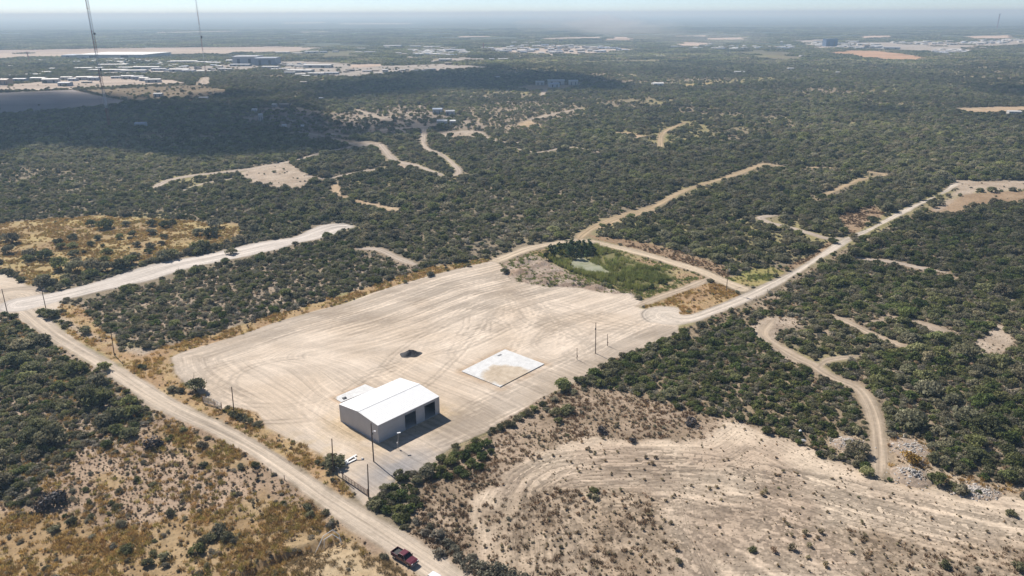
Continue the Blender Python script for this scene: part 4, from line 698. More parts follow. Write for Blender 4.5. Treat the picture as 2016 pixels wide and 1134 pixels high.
def sheet(name, poly, step, dz, extra=0.8):
    """a finer sheet over one piece of ground, cut a little beyond its outline"""
    p = np.asarray(poly, float)
    x = np.arange(max(p[:, 0].min() - 2, -130), min(p[:, 0].max() + 2, 150), step)
    y = np.arange(max(p[:, 1].min() - 2, 100), p[:, 1].max() + 2, step)
    XX, YY = np.meshgrid(x, y); X = XX.ravel(); Y = YY.ravel()
    sd = poly_sd(X, Y, p, 3)
    i = np.arange(len(x) * len(y)).reshape(len(y), len(x))
    q = np.stack([i[:-1, :-1], i[:-1, 1:], i[1:, 1:], i[1:, :-1]], -1).reshape(-1, 4)
    q = q[(sd[q] > -extra).all(1)]
    used = np.unique(q); remap = np.full(len(X), -1); remap[used] = np.arange(len(used))
    q = remap[q]; X = X[used]; Y = Y[used]; sd = sd[used]
    col, spk, flow, _ = land(X, Y)
    wob = wobble(X, Y)
    for pp in PATHS: path_paint(X, Y, col, spk, flow, pp, wob)
    Z = height(X, Y) + dz * smooth(-extra, 0.4, sd)
    return X, Y, Z, q, col, spk, flow, sd

def tracks_raster(X, Y, curves, cell=0.4):
    """wheel marks pressed into the yard: two ruts per pass"""
    x0, y0 = X.min() - 2, Y.min() - 2
    W = int((X.max() - x0) / cell) + 6; H = int((Y.max() - y0) / cell) + 6
    R = np.zeros((H, W))
    for c, gauge, amt in curves:
        t = np.gradient(c, axis=0); t /= np.maximum(np.hypot(*t.T), 1e-6)[:, None]
        nrm = np.c_[-t[:, 1], t[:, 0]]
        fade = np.interp(np.linspace(0, 1, len(c)), [0, 0.12, 0.85, 1], [0, 1, 1, 0]) * amt * (0.5 + vnoise(np.arange(len(c)) / 40.0, np.full(len(c), gauge * 77 + c[0, 0]), 3))
        for sgn in (-0.5, 0.5):
            q = c + nrm * gauge * sgn
            ix = ((q[:, 0] - x0) / cell).astype(int); iy = ((q[:, 1] - y0) / cell).astype(int)
            ok = (ix > 0) & (ix < W - 1) & (iy > 0) & (iy < H - 1)
            np.add.at(R, (iy[ok], ix[ok]), fade[ok])
    R = np.clip(R, -1.2, 1.2)
    R = (R + 0.5 * (np.roll(R, 1, 0) + np.roll(R, -1, 0) + np.roll(R, 1, 1) + np.roll(R, -1, 1))) / 2.2
    return R[((Y - y0) / cell).astype(int), ((X - x0) / cell).astype(int)]

# --- the graded yard
X, Y, Z, q, col, spk, flow, sd = sheet('yard', DATA['polys']['yard'][0], 0.5, 0.06)
curves = []
r2 = np.random.default_rng(5)
def wiggle_line(a, b, bend, wig):
    n = int(np.hypot(*(np.array(b) - a)) / 0.2) + 2
    t = np.linspace(0, 1, n)[:, None]
    a = np.array(a, float); b = np.array(b, float); d = b - a; nn = np.array((-d[1], d[0])) / np.hypot(*d)
    off = bend * np.sin(t * math.pi) + wig * (vnoise(t * 5 + r2.random() * 50, t * 0, 1) - 0.5)
    return a + d * t + nn * off
def offset_curve(path, o, a, b):
    """a stretch a..b (0-1) of a line drawn o metres to the right of a path"""
    q = resample(path, 1.0)
    k = np.ones(9) / 9
    t = np.gradient(q, axis=0); t /= np.hypot(*t.T)[:, None]
    t = np.c_[np.convolve(np.pad(t[:, 0], 4, 'edge'), k, 'valid'), np.convolve(np.pad(t[:, 1], 4, 'edge'), k, 'valid')]
    p = q + np.c_[t[:, 1], -t[:, 0]] * o
    p = p[int(a * (len(p) - 1)):max(int(b * (len(p) - 1)), int(a * (len(p) - 1)) + 6)]
    s_ = np.r_[0, np.cumsum(np.hypot(*np.diff(p, axis=0).T))]
    u = np.arange(0, s_[-1], 0.2)
    w = (vnoise(u / 14 + o, u * 0, 6) - 0.5) * 1.6
    c = np.c_[np.interp(u, s_, p[:, 0]), np.interp(u, s_, p[:, 1])]
    tt = np.gradient(c, axis=0); tt /= np.maximum(np.hypot(*tt.T), 1e-6)[:, None]
    return c + np.c_[-tt[:, 1], tt[:, 0]] * w[:, None]
for k in range(190):      # long sweeping passes that follow the far edge and the rounded west end
    o = abs(r2.normal(0, 24)) + 0.8
    a = r2.uniform(0.0, 0.75) if o < 13 else r2.uniform(0.36 + 0.004 * o, 0.8); b = min(1, a + r2.uniform(0.15, 0.6))
    curves.append((offset_curve(DATA['yardedge'], o, a, b), r2.uniform(1.7, 2.3), r2.choice([-0.7, -0.5, -0.3, 0.35])))
for k in range(34):       # passes from the pond corner towards the gate and the road
    a = np.array((r2.uniform(-12, 4), r2.uniform(262, 290)))
    b = np.array((r2.uniform(-50, 70), r2.uniform(180, 245)))
    curves.append((wiggle_line(a, b, r2.normal(0, 9), 5), r2.uniform(1.7, 2.3), r2.choice([-0.6, -0.4, 0.3])))
for k in range(80):       # along the access road
    o = r2.uniform(-4, 14)
    a = np.array((-26, 149)) + np.array((-0.73, 0.69)) * o; b = np.array((72, 246)) + np.array((-0.73, 0.69)) * o * r2.uniform(0.6, 1.5)
    t0, t1 = sorted(r2.uniform(0, 1, 2))
    if t1 - t0 < 0.3: t0, t1 = 0.1, 0.9
    curves.append((wiggle_line(a + (b - a) * t0, a + (b - a) * t1, r2.normal(0, 1.2), 1.5), r2.uniform(1.7, 2.1), r2.choice([-0.7, 0.4, -0.4])))
for k in range(22):       # turning loops at the west end and round the shed
    c0 = np.array((-66, 196)) if k < 16 else np.array((-28, 182)); rad = r2.uniform(12, 30) if k < 16 else r2.uniform(19, 26)
    t = np.linspace(r2.uniform(1.5, 3.6), r2.uniform(4.0, 6.0), int(rad * 12))
    c = c0 + np.c_[np.cos(t) * rad * 1.15, np.sin(t) * rad * 0.85] + r2.normal(0, 2, 2)
    curves.append((c, r2.uniform(1.7, 2.2), r2.choice([-0.45, -0.35, 0.3])))
for k in range(26):       # skewed passes beside the slab
    a = np.array((r2.uniform(-50, 40), r2.uniform(185, 235))); an = r2.choice([1.1, 0.75, 0.5]) + r2.normal(0, 0.15)
    b = a + np.array((math.cos(an), math.sin(an))) * r2.uniform(18, 50)
    curves.append((wiggle_line(a, b, r2.normal(0, 6), 3), r2.uniform(1.7, 2.2), r2.choice([-0.6, -0.4, 0.3])))
ruts = tracks_raster(X, Y, curves)
patch = smooth(0.52, 0.7, fbm(X * 0.5 + Y * 0.2, Y * 1.2, 9, 4, 88))
col = col * (1 + 0.27 * np.clip(ruts, -0.9, 0.5) - 0.12 * patch)[:, None]
Z = Z + 0.035 * ruts * smooth(0, 2, sd)
# grey road base where trucks turn in from the gate, brown raw soil round the shed and the slab
def near_rect(poly, w):
    d = poly_sd(X, Y, poly, 20); return smooth(-w, 0, d)
bL, bN, bR = [np.array(p) for p in DATA['bld']]
bq = [bL, bN, bR, bL + bR - bN]
for poly, w, tone, k in ((bq, 9.0, (0.47, 0.36, 0.235), 0.95), (DATA['slab'], 3.5, (0.43, 0.32, 0.22), 0.95), (DATA['backslab'], 2.0, (0.42, 0.30, 0.20), 0.8)):
    mk = near_rect(poly, w) * smooth(0.22, 0.55, fbm(X, Y, 5, 3, 14)) * k
    col = col * (1 - mk[:, None]) + np.array(tone) * mk[:, None]
    spk = np.maximum(spk, mk * 0.5)
gb = np.exp(-(((X + 27) * 0.72 + (Y - 152) * 0.69) / 12) ** 2 - ((-(X + 27) * 0.69 + (Y - 152) * 0.72) / 6) ** 2) * smooth(0.1, 0.42, fbm(X, Y, 4, 3, 2))
col = col * (1 - 0.85 * gb[:, None]) + np.array((0.25, 0.245, 0.25)) * 0.85 * gb[:, None]
gold = np.exp(-((X + 52) / 12) ** 2 - ((Y - 158) / 9) ** 2) * smooth(0.4, 0.6, fbm(X, Y, 4, 3, 6))
col = col * (1 - 0.6 * gold[:, None]) + np.array((0.47, 0.36, 0.21)) * 0.6 * gold[:, None]
me = mesh_np('dirt_yard', np.c_[X, Y, Z], q, [M['ground']], smooth_shade=True); put_attrs(me, col, spk, flow)
set_props(link(bpy.data.objects.new('dirt_yard', me)), kind='structure')

# --- the cleared field
X, Y, Z, q, col, spk, flow, sd = sheet('cleared_field', DATA['polys']['tan'][0], 0.55, 0.06, 1.2)
pale = smooth(0.56, 0.72, fbm(X * 0.6, Y * 1.3, 12, 3, 19)); dark = smooth(0.55, 0.7, fbm(X, Y * 1.5, 9, 3, 23))
col = col * (1 + 0.08 * pale - 0.14 * dark)[:, None]
fc = []
for k in range(46):       # furrow lines that follow the field's rim
    o = 0.5 + k * 0.62 + r2.normal(0, 0.25)
    for q_ in range(3):
        a = r2.uniform(0.0, 0.8); fc.append((offset_curve(DATA['fieldedge'], o, a, min(1, a + r2.uniform(0.12, 0.45))), r2.uniform(0.9, 1.9), r2.choice([-0.9, -0.7, -0.5, 0.4])))
for k in range(60):       # raked lines slanting across the middle
    o = k * 1.05 + r2.normal(0, 0.3)
    a = np.array((4.0 + o * 0.95, 141.0 - o * 0.12)); an = -0.93 + r2.normal(0, 0.02); L_ = r2.uniform(14, 36)
    fc.append((wiggle_line(a + r2.normal(0, 3, 2), a + np.array((math.cos(an), math.sin(an))) * L_, r2.normal(0, 0.8), 0.8), r2.uniform(0.9, 1.6), r2.choice([-0.8, -0.6, 0.35])))
ruts = tracks_raster(X, Y, fc)
col = col * (1 + 0.46 * np.clip(ruts, -0.9, 0.45))[:, None]; Z = Z + 0.05 * ruts
me = mesh_np('cleared_field', np.c_[X, Y, Z], q, [M['ground']], smooth_shade=True); put_attrs(me, col, spk, flow)
set_props(link(bpy.data.objects.new('cleared_field', me)), kind='structure')

# --- roads and tracks as strips that fade into the ground at their edges
for pi, p in enumerate(PATHS):
    nm, mid, hw, tone = p
    road = nm in DATA['roads']
    d0 = np.hypot(*mid.mean(0))
    step = 0.8 if road else (1.0 if d0 < 350 else 3.0)
    c = resample(mid[::4] if road else mid, step)
    L = np.r_[0, np.cumsum(np.hypot(*np.diff(mid, axis=0).T))]
    Lc = np.r_[0, np.cumsum(np.hypot(*np.diff(c, axis=0).T))]
    h = np.interp(Lc / Lc[-1] * L[-1], L, hw) + 1.4
    t = np.gradient(c, axis=0); t /= np.hypot(*t.T)[:, None]; nr = np.c_[-t[:, 1], t[:, 0]]
    na = 17 if road else 9
    u = np.linspace(-1, 1, na)
    P3 = c[:, None, :] + nr[:, None, :] * (u[None, :, None] * h[:, None, None])
    X = P3[..., 0].ravel(); Y = P3[..., 1].ravel()
    col, spk, flow, _ = land(X, Y)
    wob = wobble(X, Y)
    for pp in PATHS: path_paint(X, Y, col, spk, flow, pp, wob)
    dz = 0.045 + 0.004 * pi
    uu = np.tile(1 - np.abs(u) ** 6, len(c))
    Z = height(X, Y) + dz * uu + 0.015
    if road:
        ua = np.tile(np.abs(u), len(c)); hh = np.repeat(h, na); e_ = (1 - ua) * hh - 1.4
        Z = Z + 0.10 * np.exp(-(e_ / 0.45) ** 2) * vnoise(X / 2.5, Y / 2.5, 4) - 0.03 * np.exp(-((ua - 0.4) / 0.12) ** 2)
    i = np.arange(len(X)).reshape(len(c), na)
    q = np.stack([i[:-1, :-1], i[1:, :-1], i[1:, 1:], i[:-1, 1:]], -1).reshape(-1, 4)[:, ::-1]
    me = mesh_np(nm, np.c_[X, Y, Z], q, [M['ground']], smooth_shade=True); put_attrs(me, col, spk, flow)
    set_props(link(bpy.data.objects.new('dirt_road' if road else 'dirt_path', me)), kind='structure')

# --- far fields, lots and the airstrip
FT = {'grey': (0.27, 0.24, 0.225), 'browngrass': (0.20, 0.155, 0.10), 'pale': (0.45, 0.375, 0.31), 'mauve': (0.40, 0.33, 0.285), 'greytan': (0.36, 0.32, 0.28), 'pink': (0.50, 0.39, 0.31), 'rust': (0.43, 0.275, 0.175)}
def mat_field(name, c):
    mt, nt, nd, ln, bs = nodes_of(name)
    geo = nd.new('ShaderNodeNewGeometry')
    mp = nd.new('ShaderNodeMapping'); mp.inputs['Scale'].default_value = (0.006, 0.02, 1); ln.new(geo.outputs['Position'], mp.inputs[0])
    n1 = noise_n(nd, ln, mp.outputs[0], 1.0, 6, 0.7)
    colr = ramp_n(nd, ln, n1, [(0.25, tuple(v * 0.62 for v in c)), (0.5, c), (0.75, tuple(min(1, v * 1.25) for v in c))])
    ln.new(colr, bs.inputs['Base Color']); bs.inputs['Roughness'].default_value = 0.95; bs.inputs['Specular IOR Level'].default_value = 0.05
    return mt
FM = {k: mat_field('field_' + k, v) for k, v in FT.items()}
for k, (poly, tone) in enumerate(DATA['fields']):
    p = np.array(poly)
    # ragged outline
    out = []
    for a, b in zip(p, np.roll(p, -1, 0)):
        n = 10
        for j in range(n):
            q = a + (b - a) * j / n
            out.append(q + r2.normal(0, 1, 2) * np.array((0.004, 0.006)) * np.hypot(*q) * (0.5 if j else 0.2))
    me = bpy.data.meshes.new('field')
    me.from_pydata([(x, y, 0.3 + 0.05 * k) for x, y in out], [], [list(range(len(out)))])
    me.materials.append(FM[tone])
    me.update()
    o = link(bpy.data.objects.new('field', me)); set_props(o, kind='structure')
print('land', time.time() - T0)

# --- the pond
wm, nt, nd, ln, bs = nodes_of('pond_water')
bs.inputs['Base Color'].default_value = (0.21, 0.23, 0.15, 1); bs.inputs['Roughness'].default_value = 0.3
geo = nd.new('ShaderNodeNewGeometry'); n1 = noise_n(nd, ln, geo.outputs['Position'], 0.35, 4)
ln.new(ramp_n(nd, ln, n1, [(0.35, (0.27, 0.28, 0.16)), (0.6, (0.38, 0.37, 0.27))]), bs.inputs['Base Color'])
b = nd.new('ShaderNodeBump'); b.inputs['Strength'].default_value = 0.15; b.inputs['Distance'].default_value = 0.05
n2 = noise_n(nd, ln, geo.outputs['Position'], 3.0, 3); ln.new(n2, b.inputs['Height']); ln.new(b.outputs[0], bs.inputs['Normal'])
pp = np.array(DATA['polys']['pond'][0]); pc = pp.mean(0)
me = bpy.data.meshes.new('pond_water'); me.from_pydata([(*(pc + (v - pc) * 1.15), -0.72) for v in pp], [], [list(range(len(pp)))]); me.materials.append(wm)
set_props(link(bpy.data.objects.new('pond_water', me)), kind='structure')
# ---------------------------------------------------------------- plants: one unit-sized mesh per variant
def leaf_quads(P, Nrm, size, r, asp=1.0):
    """a bent leaf spray (two triangles) at each point, facing roughly Nrm"""
    n = len(P)
    Nrm = Nrm + r.normal(0, 0.55, (n, 3)); Nrm /= np.linalg.norm(Nrm, axis=1)[:, None] + 1e-9
    A = np.cross(Nrm, r.normal(0, 1, (n, 3))); A /= np.linalg.norm(A, axis=1)[:, None] + 1e-9
    Bv = np.cross(Nrm, A)
    s = (size * r.uniform(0.6, 1.35, n))[:, None]
    v0 = P - A * s * 0.5; v1 = P + Bv * s * 0.42 * asp + Nrm * s * 0.12; v2 = P + A * s * 0.55; v3 = P - Bv * s * 0.42 * asp + Nrm * s * 0.1
    V = np.stack([v0, v1, v2, v3], 1).reshape(-1, 3)
    i = np.arange(n)[:, None] * 4
    F = np.concatenate([i + [0, 1, 2], i + [0, 2, 3]], 0)
    return V, F

def crown_mesh(seed, n_clump, n_leaf, leaf, flat, base, spread=0.5, crad=(0.15, 0.25), cone=0.0):
    r = np.random.default_rng(seed)
    C = []; R = []
    for k in range(n_clump):
        th = r.uniform(0, 2 * math.pi); z = r.uniform(-0.35, 1.0); rad = math.sqrt(max(0, 1 - max(z, 0) ** 2)) * r.uniform(0.25, 1.0) ** 0.6
        rr = spread * 0.68 * rad * (1 - cone * max(z, 0))
        C.append((math.cos(th) * rr, math.sin(th) * rr, base + flat * (0.35 + 0.38 * z + r.normal(0, 0.05)))); R.append(r.uniform(*crad))
    C = np.array(C); R = np.array(R)
    w = R ** 2 / (R ** 2).sum()
    cnt = np.maximum(3, (w * n_leaf).astype(int))
    Vs = []; Fs = []; T = []; off = 0
    ctint = r.uniform(0, 1, n_clump)
    for c, rad, m, tn in zip(C, R, cnt, ctint):
        d = r.normal(0, 1, (m, 3)); d[:, 2] = np.abs(d[:, 2]) * 1.0 - 0.35 * (r.random(m) < 0.4) * np.abs(d[:, 2]) * 2
        d /= np.linalg.norm(d, axis=1)[:, None]
        P = c + d * rad * r.uniform(0.55, 1.12, m)[:, None] * np.array((1, 1, 0.8))
        P[:, 2] = np.maximum(P[:, 2], 0.02)
        V, F = leaf_quads(P, d, leaf, r)
        Vs.append(V); Fs.append(F + off); off += len(V); T.append(np.repeat(np.clip(tn * 0.6 + r.uniform(0, 0.4, m), 0, 1), 4))
        # a few larger inner sprays give the clump body
        k = max(3, m // 9)
        d = r.normal(0, 1, (k, 3)); d /= np.linalg.norm(d, axis=1)[:, None]
        P = c + d * rad * 0.45; P[:, 2] = np.maximum(P[:, 2], 0.03)
        V, F = leaf_quads(P, d, rad * 0.95, r)
        Vs.append(V); Fs.append(F + off); off += len(V); T.append(np.full(4 * k, tn * 0.6))
    return np.vstack(Vs), np.vstack(Fs), np.concatenate(T)

def tube_np(a, b, r0, r1, n=5):
    a = np.array(a, float); b = np.array(b, float); d = (b - a) / np.linalg.norm(b - a)
    u = np.cross(d, (0.3, 0.9, 0.2)); u /= np.linalg.norm(u); w = np.cross(d, u)
    t = np.arange(n) * 2 * math.pi / n
    ring = np.cos(t)[:, None] * u + np.sin(t)[:, None] * w
    V = np.vstack([a + ring * r0, b + ring * r1])
    i = np.arange(n); j = (i + 1) % n
    F = np.concatenate([np.stack([i, j, n + j], 1), np.stack([i, n + j, n + i], 1)])
    return V, F

def stems_mesh(seed, n, height_, lean, r0):
    r = np.random.default_rng(seed + 900)
    Vs = []; Fs = []; off = 0
    for k in range(n):
        th = 2 * math.pi * (k + r.uniform(0, 0.7)) / n
        p0 = np.array((0.02 * math.cos(th), 0.02 * math.sin(th), -0.03)); p1 = np.array((lean * 0.4 * math.cos(th), lean * 0.4 * math.sin(th), height_ * 0.45))
        p2 = np.array((lean * math.cos(th), lean * math.sin(th), height_))
        for a, b, ra, rb in ((p0, p1, r0, r0 * 0.7), (p1, p2, r0 * 0.7, r0 * 0.3)):
            V, F = tube_np(a, b, ra, rb); Vs.append(V); Fs.append(F + off); off += len(V)
        for q in range(2):
            e = p2 + r.normal(0, 0.12, 3) + (0, 0, 0.1); V, F = tube_np(p1 * 0.4 + p2 * 0.6, e, r0 * 0.4, r0 * 0.15, 4); Vs.append(V); Fs.append(F + off); off += len(V)
    return np.vstack(Vs), np.vstack(Fs)

def blades_mesh(seed, n, width, h, lean, spread):
    r = np.random.default_rng(seed)
    th = r.uniform(0, 2 * math.pi, n); rd = spread * np.sqrt(r.random(n))
    P = np.c_[np.cos(th) * rd, np.sin(th) * rd, np.full(n, -0.02)]
    d = np.c_[np.cos(th), np.sin(th), np.zeros(n)] * lean * r.uniform(0.2, 1, n)[:, None] + r.normal(0, 0.12, (n, 3))
    hh = h * r.uniform(0.5, 1.1, n)
    top = P + d; top[:, 2] = hh
    ph = r.uniform(0, math.pi, n); a = np.c_[np.cos(ph), np.sin(ph), np.zeros(n)] * width
    V = np.stack([P - a, P + a, P * 0.4 + top * 0.6 + a * 0.8 + (0, 0, 0.05), top], 1).reshape(-1, 3)
    i = np.arange(n)[:, None] * 4
    F = np.concatenate([i + [0, 1, 2], i + [0, 2, 3]])
    return V, F, np.repeat(r.random(n), 4)

def tint_attr(me, T):
    a = me.attributes.new('tint', 'FLOAT', 'POINT'); a.data.foreach_set('value', T.astype(np.float32))

# kind: variants, builder
PLANT = {}     # kind -> list of dict(crown mesh, stem mesh, joined mesh)
def add_kind(kind, variants, crown_fn, stem_fn=None, leafmat=None):
    L = []
    for v in range(variants):
        V, F, T = crown_fn(100 * len(PLANT) + v)
        cm = mesh_np(kind + '_crown', V, F, [LEAF[leafmat or kind]]); tint_attr(cm, T)
        sm = None; jm = cm
        if stem_fn:
            SV, SF = stem_fn(100 * len(PLANT) + v)
            sm = mesh_np(kind + '_stem', SV, SF, [M['bark']])
            jm = mesh_np(kind + '_whole', np.vstack([V, SV]), np.vstack([F, SF + len(V)]), [LEAF[leafmat or kind], M['bark']], np.r_[np.zeros(len(F)), np.ones(len(SF))])
            tint_attr(jm, np.r_[T, np.zeros(len(SV))])
        L.append(dict(crown=cm, stem=sm, whole=jm))
    PLANT[kind] = L
add_kind('tree', 7, lambda s: crown_mesh(s, 17, 620, 0.08, 0.40, 0.07, crad=(0.12, 0.20)), lambda s: stems_mesh(s, 3, 0.28, 0.17, 0.022))
add_kind('dark', 5, lambda s: crown_mesh(s, 14, 560, 0.09, 0.42, 0.03, crad=(0.13, 0.22)), lambda s: stems_mesh(s, 4, 0.25, 0.15, 0.018))
add_kind('mid', 7, lambda s: crown_mesh(s, 13, 480, 0.09, 0.38, 0.02, crad=(0.12, 0.21)), lambda s: stems_mesh(s, 4, 0.24, 0.16, 0.018))
add_kind('grey', 5, lambda s: crown_mesh(s, 12, 300, 0.08, 0.32, 0.01, crad=(0.11, 0.20)), lambda s: stems_mesh(s, 6, 0.26, 0.24, 0.014))
add_kind('ball', 5, lambda s: crown_mesh(s, 6, 120, 0.15, 0.5, 0.0, spread=0.42, crad=(0.18, 0.30)))
add_kind('twig', 3, lambda s: crown_mesh(s, 8, 200, 0.10, 0.36, 0.0, crad=(0.15, 0.25)), lambda s: stems_mesh(s, 9, 0.4, 0.4, 0.02))
add_kind('goldbush', 2, lambda s: crown_mesh(s, 9, 300, 0.09, 0.4, 0.0))
add_kind('willow', 3, lambda s: crown_mesh(s, 16, 620, 0.09, 1.5, 0.1, spread=0.5, crad=(0.15, 0.22), cone=0.25), lambda s: stems_mesh(s, 2, 0.9, 0.08, 0.03))
for k, w, h, le, sp in (('tuft', 0.035, 0.55, 0.35, 0.4), ('straw', 0.035, 0.5, 0.4, 0.42), ('brown', 0.045, 0.5, 0.4, 0.42), ('green', 0.04, 0.5, 0.35, 0.42), ('reed', 0.03, 1.15, 0.25, 0.42)):
    add_kind(k, 4, lambda s, w=w, h=h, le=le, sp=sp: blades_mesh(s, 46, w, h, le, sp))

# ---------------------------------------------------------------- where plants stand
HALF = math.tan(math.atan(1008 / FOCAL)) * 1.06
def in_view(x, y, pad=35):
    return (np.abs(x) < y * HALF + pad) & (y > 98)

FIELD_POLYS = [np.array(f[0]) for f in DATA['fields']]
FIELD_TREES = [{'pale': 0.02, 'greytan': 0.03, 'browngrass': 0.06}.get(f[1], 0.005) for f in DATA['fields']]
def keep_clear(x, y, rad):
    """True where a plant of that radius may stand"""
    ok = np.ones(x.shape, bool)
    for p in PATHS:
        sd, _, _ = path_sd(x, y, p, 2)
        ok &= sd < -0.35 * rad
        if np.hypot(*p[1].mean(0)) > 300 and len(x):
            # low growth only on the near side of a far track, so that it stays open to view
            for dy in (3.5, 7.0, 10.0):
                s2, _, _ = path_sd(x, y + dy, p, 2)
                ok &= ~((s2 > -1.0) & (rad > 1.7) & (hash2(np.floor(x * 5), np.floor(y * 5), 8) > (0.12 if dy < 6 else 0.45)))
    for fi, f in enumerate(FIELD_POLYS):
        lo = f.min(0) - 30; hi = f.max(0) + 30
        m = (x > lo[0]) & (x < hi[0]) & (y > lo[1]) & (y < hi[1])
        if m.any():
            mm = np.nonzero(m)[0]; ok[mm[inside(x[mm], y[mm], f) & (hash2(np.floor(x[mm] * 7), np.floor(y[mm] * 7), 3) > FIELD_TREES[fi])]] = False
    return ok

def jitter_grid(x0, x1, y0, y1, s, r):
    x = np.arange(x0, x1, s); y = np.arange(y0, y1, s)
    a, b = np.meshgrid(x, y)
    a = a.ravel() + r.uniform(-0.55, 0.55, a.size) * s; b = b.ravel() + r.uniform(-0.55, 0.55, b.size) * s
    m = in_view(a, b)
    return a[m], b[m]

HAND = {}
for x, y, w, k in DATA['shrubs']:
    HAND.setdefault(k, []).append((x, y, w))

SPOTS = {}      # kind -> array x, y, dia, hscale, class
def scatter_kind(kind, key, spacing, dia, ymax, xmax, dens_seed, gap=0.35, y0=98, wide=0.0):
    r = np.random.default_rng(dens_seed)
    x, y = jitter_grid(-xmax, xmax, y0, ymax, spacing, r)
    _, _, _, cid = land_class(x, y)
    prob = np.array([CLASS[c].get(key, 0.0) for c in CNAME])[cid]
    size = np.array([CLASS[c].get('size', 1.0) for c in CNAME])[cid]
    f = fbm(x, y, 16, 3, dens_seed); f2 = fbm(x, y, 55, 2, dens_seed + 5)
    f3 = fbm(x, y, 150, 3, 402)          # broad thin and thick stretches, shared by all kinds
    gap = gap + np.array([CLASS[c].get('gap', 0.0) for c in CNAME])[cid]
    mod = smooth(gap - 0.12, gap + 0.10, f * 0.5 + f2 * 0.3 + f3 * 0.2 + wide * (f3 - 0.5))
    keep = r.random(len(x)) < prob * (0.18 + 0.82 * mod)
    x, y, size, cid = x[keep], y[keep], size[keep], cid[keep]
    d = r.uniform(dia[0], dia[1], len(x)) * size * (0.55 + 0.9 * fbm(x, y, 80, 3, dens_seed + 9)) * r.choice([0.45, 0.6, 0.8, 1.0, 1.0, 1.25, 1.55], len(x))
    ok = keep_clear(x, y, d)
    for poly in (bq, DATA['slab'], DATA['backslab']):
        ok &= poly_sd(x, y, poly, 4) < -0.5 - d / 2
    return np.c_[x, y, d, r.uniform(0.8, 1.2, len(x)), cid][ok]

def land_class(x, y):
    cid = np.zeros(len(x), np.int32)
    wob = wobble(x, y)
    for k in ORDER:
        c = CLASS[k]
        for poly in DATA['polys'].get(k, []):
            sd = poly_sd(x, y, poly, 6)
            amp = ragged(k, c)
            cid[sd + wob * amp + (3.0 if k in OVERLAP else 0.0) > 0] = CID[k]
    return None, None, None, cid

near_far = 620
SPOTS['tree'] = scatter_kind('tree', 'tree', 3.4, (3.4, 6.2), 1650, 1150, 201, 0.43, wide=0.6)
SPOTS['mid'] = scatter_kind('mid', 'mid', 2.0, (1.8, 3.4), near_far, 460, 202, 0.45, wide=-0.3)
SPOTS['dark'] = scatter_kind('dark', 'dark', 2.2, (2.0, 3.8), 520, 400, 203, 0.48)
SPOTS['grey'] = scatter_kind('grey', 'grey', 1.8, (1.3, 2.6), 620, 440, 204, 0.44)
SPOTS['ball'] = scatter_kind('ball', 'ball', 0.9, (0.35, 1.35), 330, 260, 205, 0.36)
def scatter_tuft(tk, spacing, dia, ymax, seed):
    r = np.random.default_rng(seed)
    x, y = jitter_grid(-300, 220, 98, ymax, spacing, r)
    _, _, _, cid = land_class(x, y)
    prob = np.array([CLASS[c].get('tuft', 0.0) if CLASS[c].get('tk') == tk else 0.0 for c in CNAME])[cid]
    f = fbm(x, y, 7, 3, seed)
    keep = r.random(len(x)) < prob * (0.1 + 0.9 * smooth(0.38, 0.6, f))
    x, y, cid = x[keep], y[keep], cid[keep]
    d = r.uniform(dia[0], dia[1], len(x))
    ok = keep_clear(x, y, d)
    return np.c_[x, y, d, r.uniform(0.7, 1.3, len(x)), cid][ok]
SPOTS['tuft'] = scatter_tuft('tuft', 0.75, (0.7, 1.5), 395, 301)
SPOTS['straw'] = scatter_tuft('straw', 0.6, (0.6, 1.2), 200, 302)
SPOTS['brown'] = scatter_tuft('brown', 0.7, (0.6, 1.2), 480, 303)
SPOTS['green'] = scatter_tuft('green', 0.7, (0.7, 1.4), 360, 304)
SPOTS['reed'] = scatter_tuft('reed', 0.8, (0.9, 1.9), 360, 305)
for k, l in HAND.items():
    a = np.array(l); _, _, _, cid = land_class(a[:, 0], a[:, 1])
    r = np.random.default_rng(77)
    a = np.c_[a, r.uniform(0.9, 1.15, len(a)), cid]
    if k in SPOTS and len(SPOTS[k]):
        s = SPOTS[k]; ok = np.ones(len(s), bool)
        for h in a: ok &= np.hypot(s[:, 0] - h[0], s[:, 1] - h[1]) > 0.45 * h[2]
        SPOTS[k] = np.vstack([a, s[ok]])
    else: SPOTS[k] = a
# the trees right on the field with scattered trees should not swallow each other
print({k: len(v) for k, v in SPOTS.items()}, time.time() - T0)

def scatter_nodes(coll):
    ng = bpy.data.node_groups.new('scatter', 'GeometryNodeTree')
    ng.interface.new_socket('Geometry', in_out='INPUT', socket_type='NodeSocketGeometry')
    ng.interface.new_socket('Geometry', in_out='OUTPUT', socket_type='NodeSocketGeometry')
    nd = ng.nodes; ln = ng.links
    gi = nd.new('NodeGroupInput'); go = nd.new('NodeGroupOutput')
    ci = nd.new('GeometryNodeCollectionInfo'); ci.inputs['Collection'].default_value = coll
    ci.inputs['Separate Children'].default_value = True; ci.inputs['Reset Children'].default_value = True
    ip = nd.new('GeometryNodeInstanceOnPoints'); ip.inputs['Pick Instance'].default_value = True
    def na(name, typ):
        n = nd.new('GeometryNodeInputNamedAttribute'); n.data_type = typ; n.inputs['Name'].default_value = name; return n.outputs['Attribute']
    ln.new(gi.outputs[0], ip.inputs['Points']); ln.new(ci.outputs[0], ip.inputs['Instance'])
    ln.new(na('variant', 'INT'), ip.inputs['Instance Index']); ln.new(na('turn', 'FLOAT_VECTOR'), ip.inputs['Rotation']); ln.new(na('size', 'FLOAT_VECTOR'), ip.inputs['Scale'])
    ln.new(ip.outputs[0], go.inputs[0])
    return ng

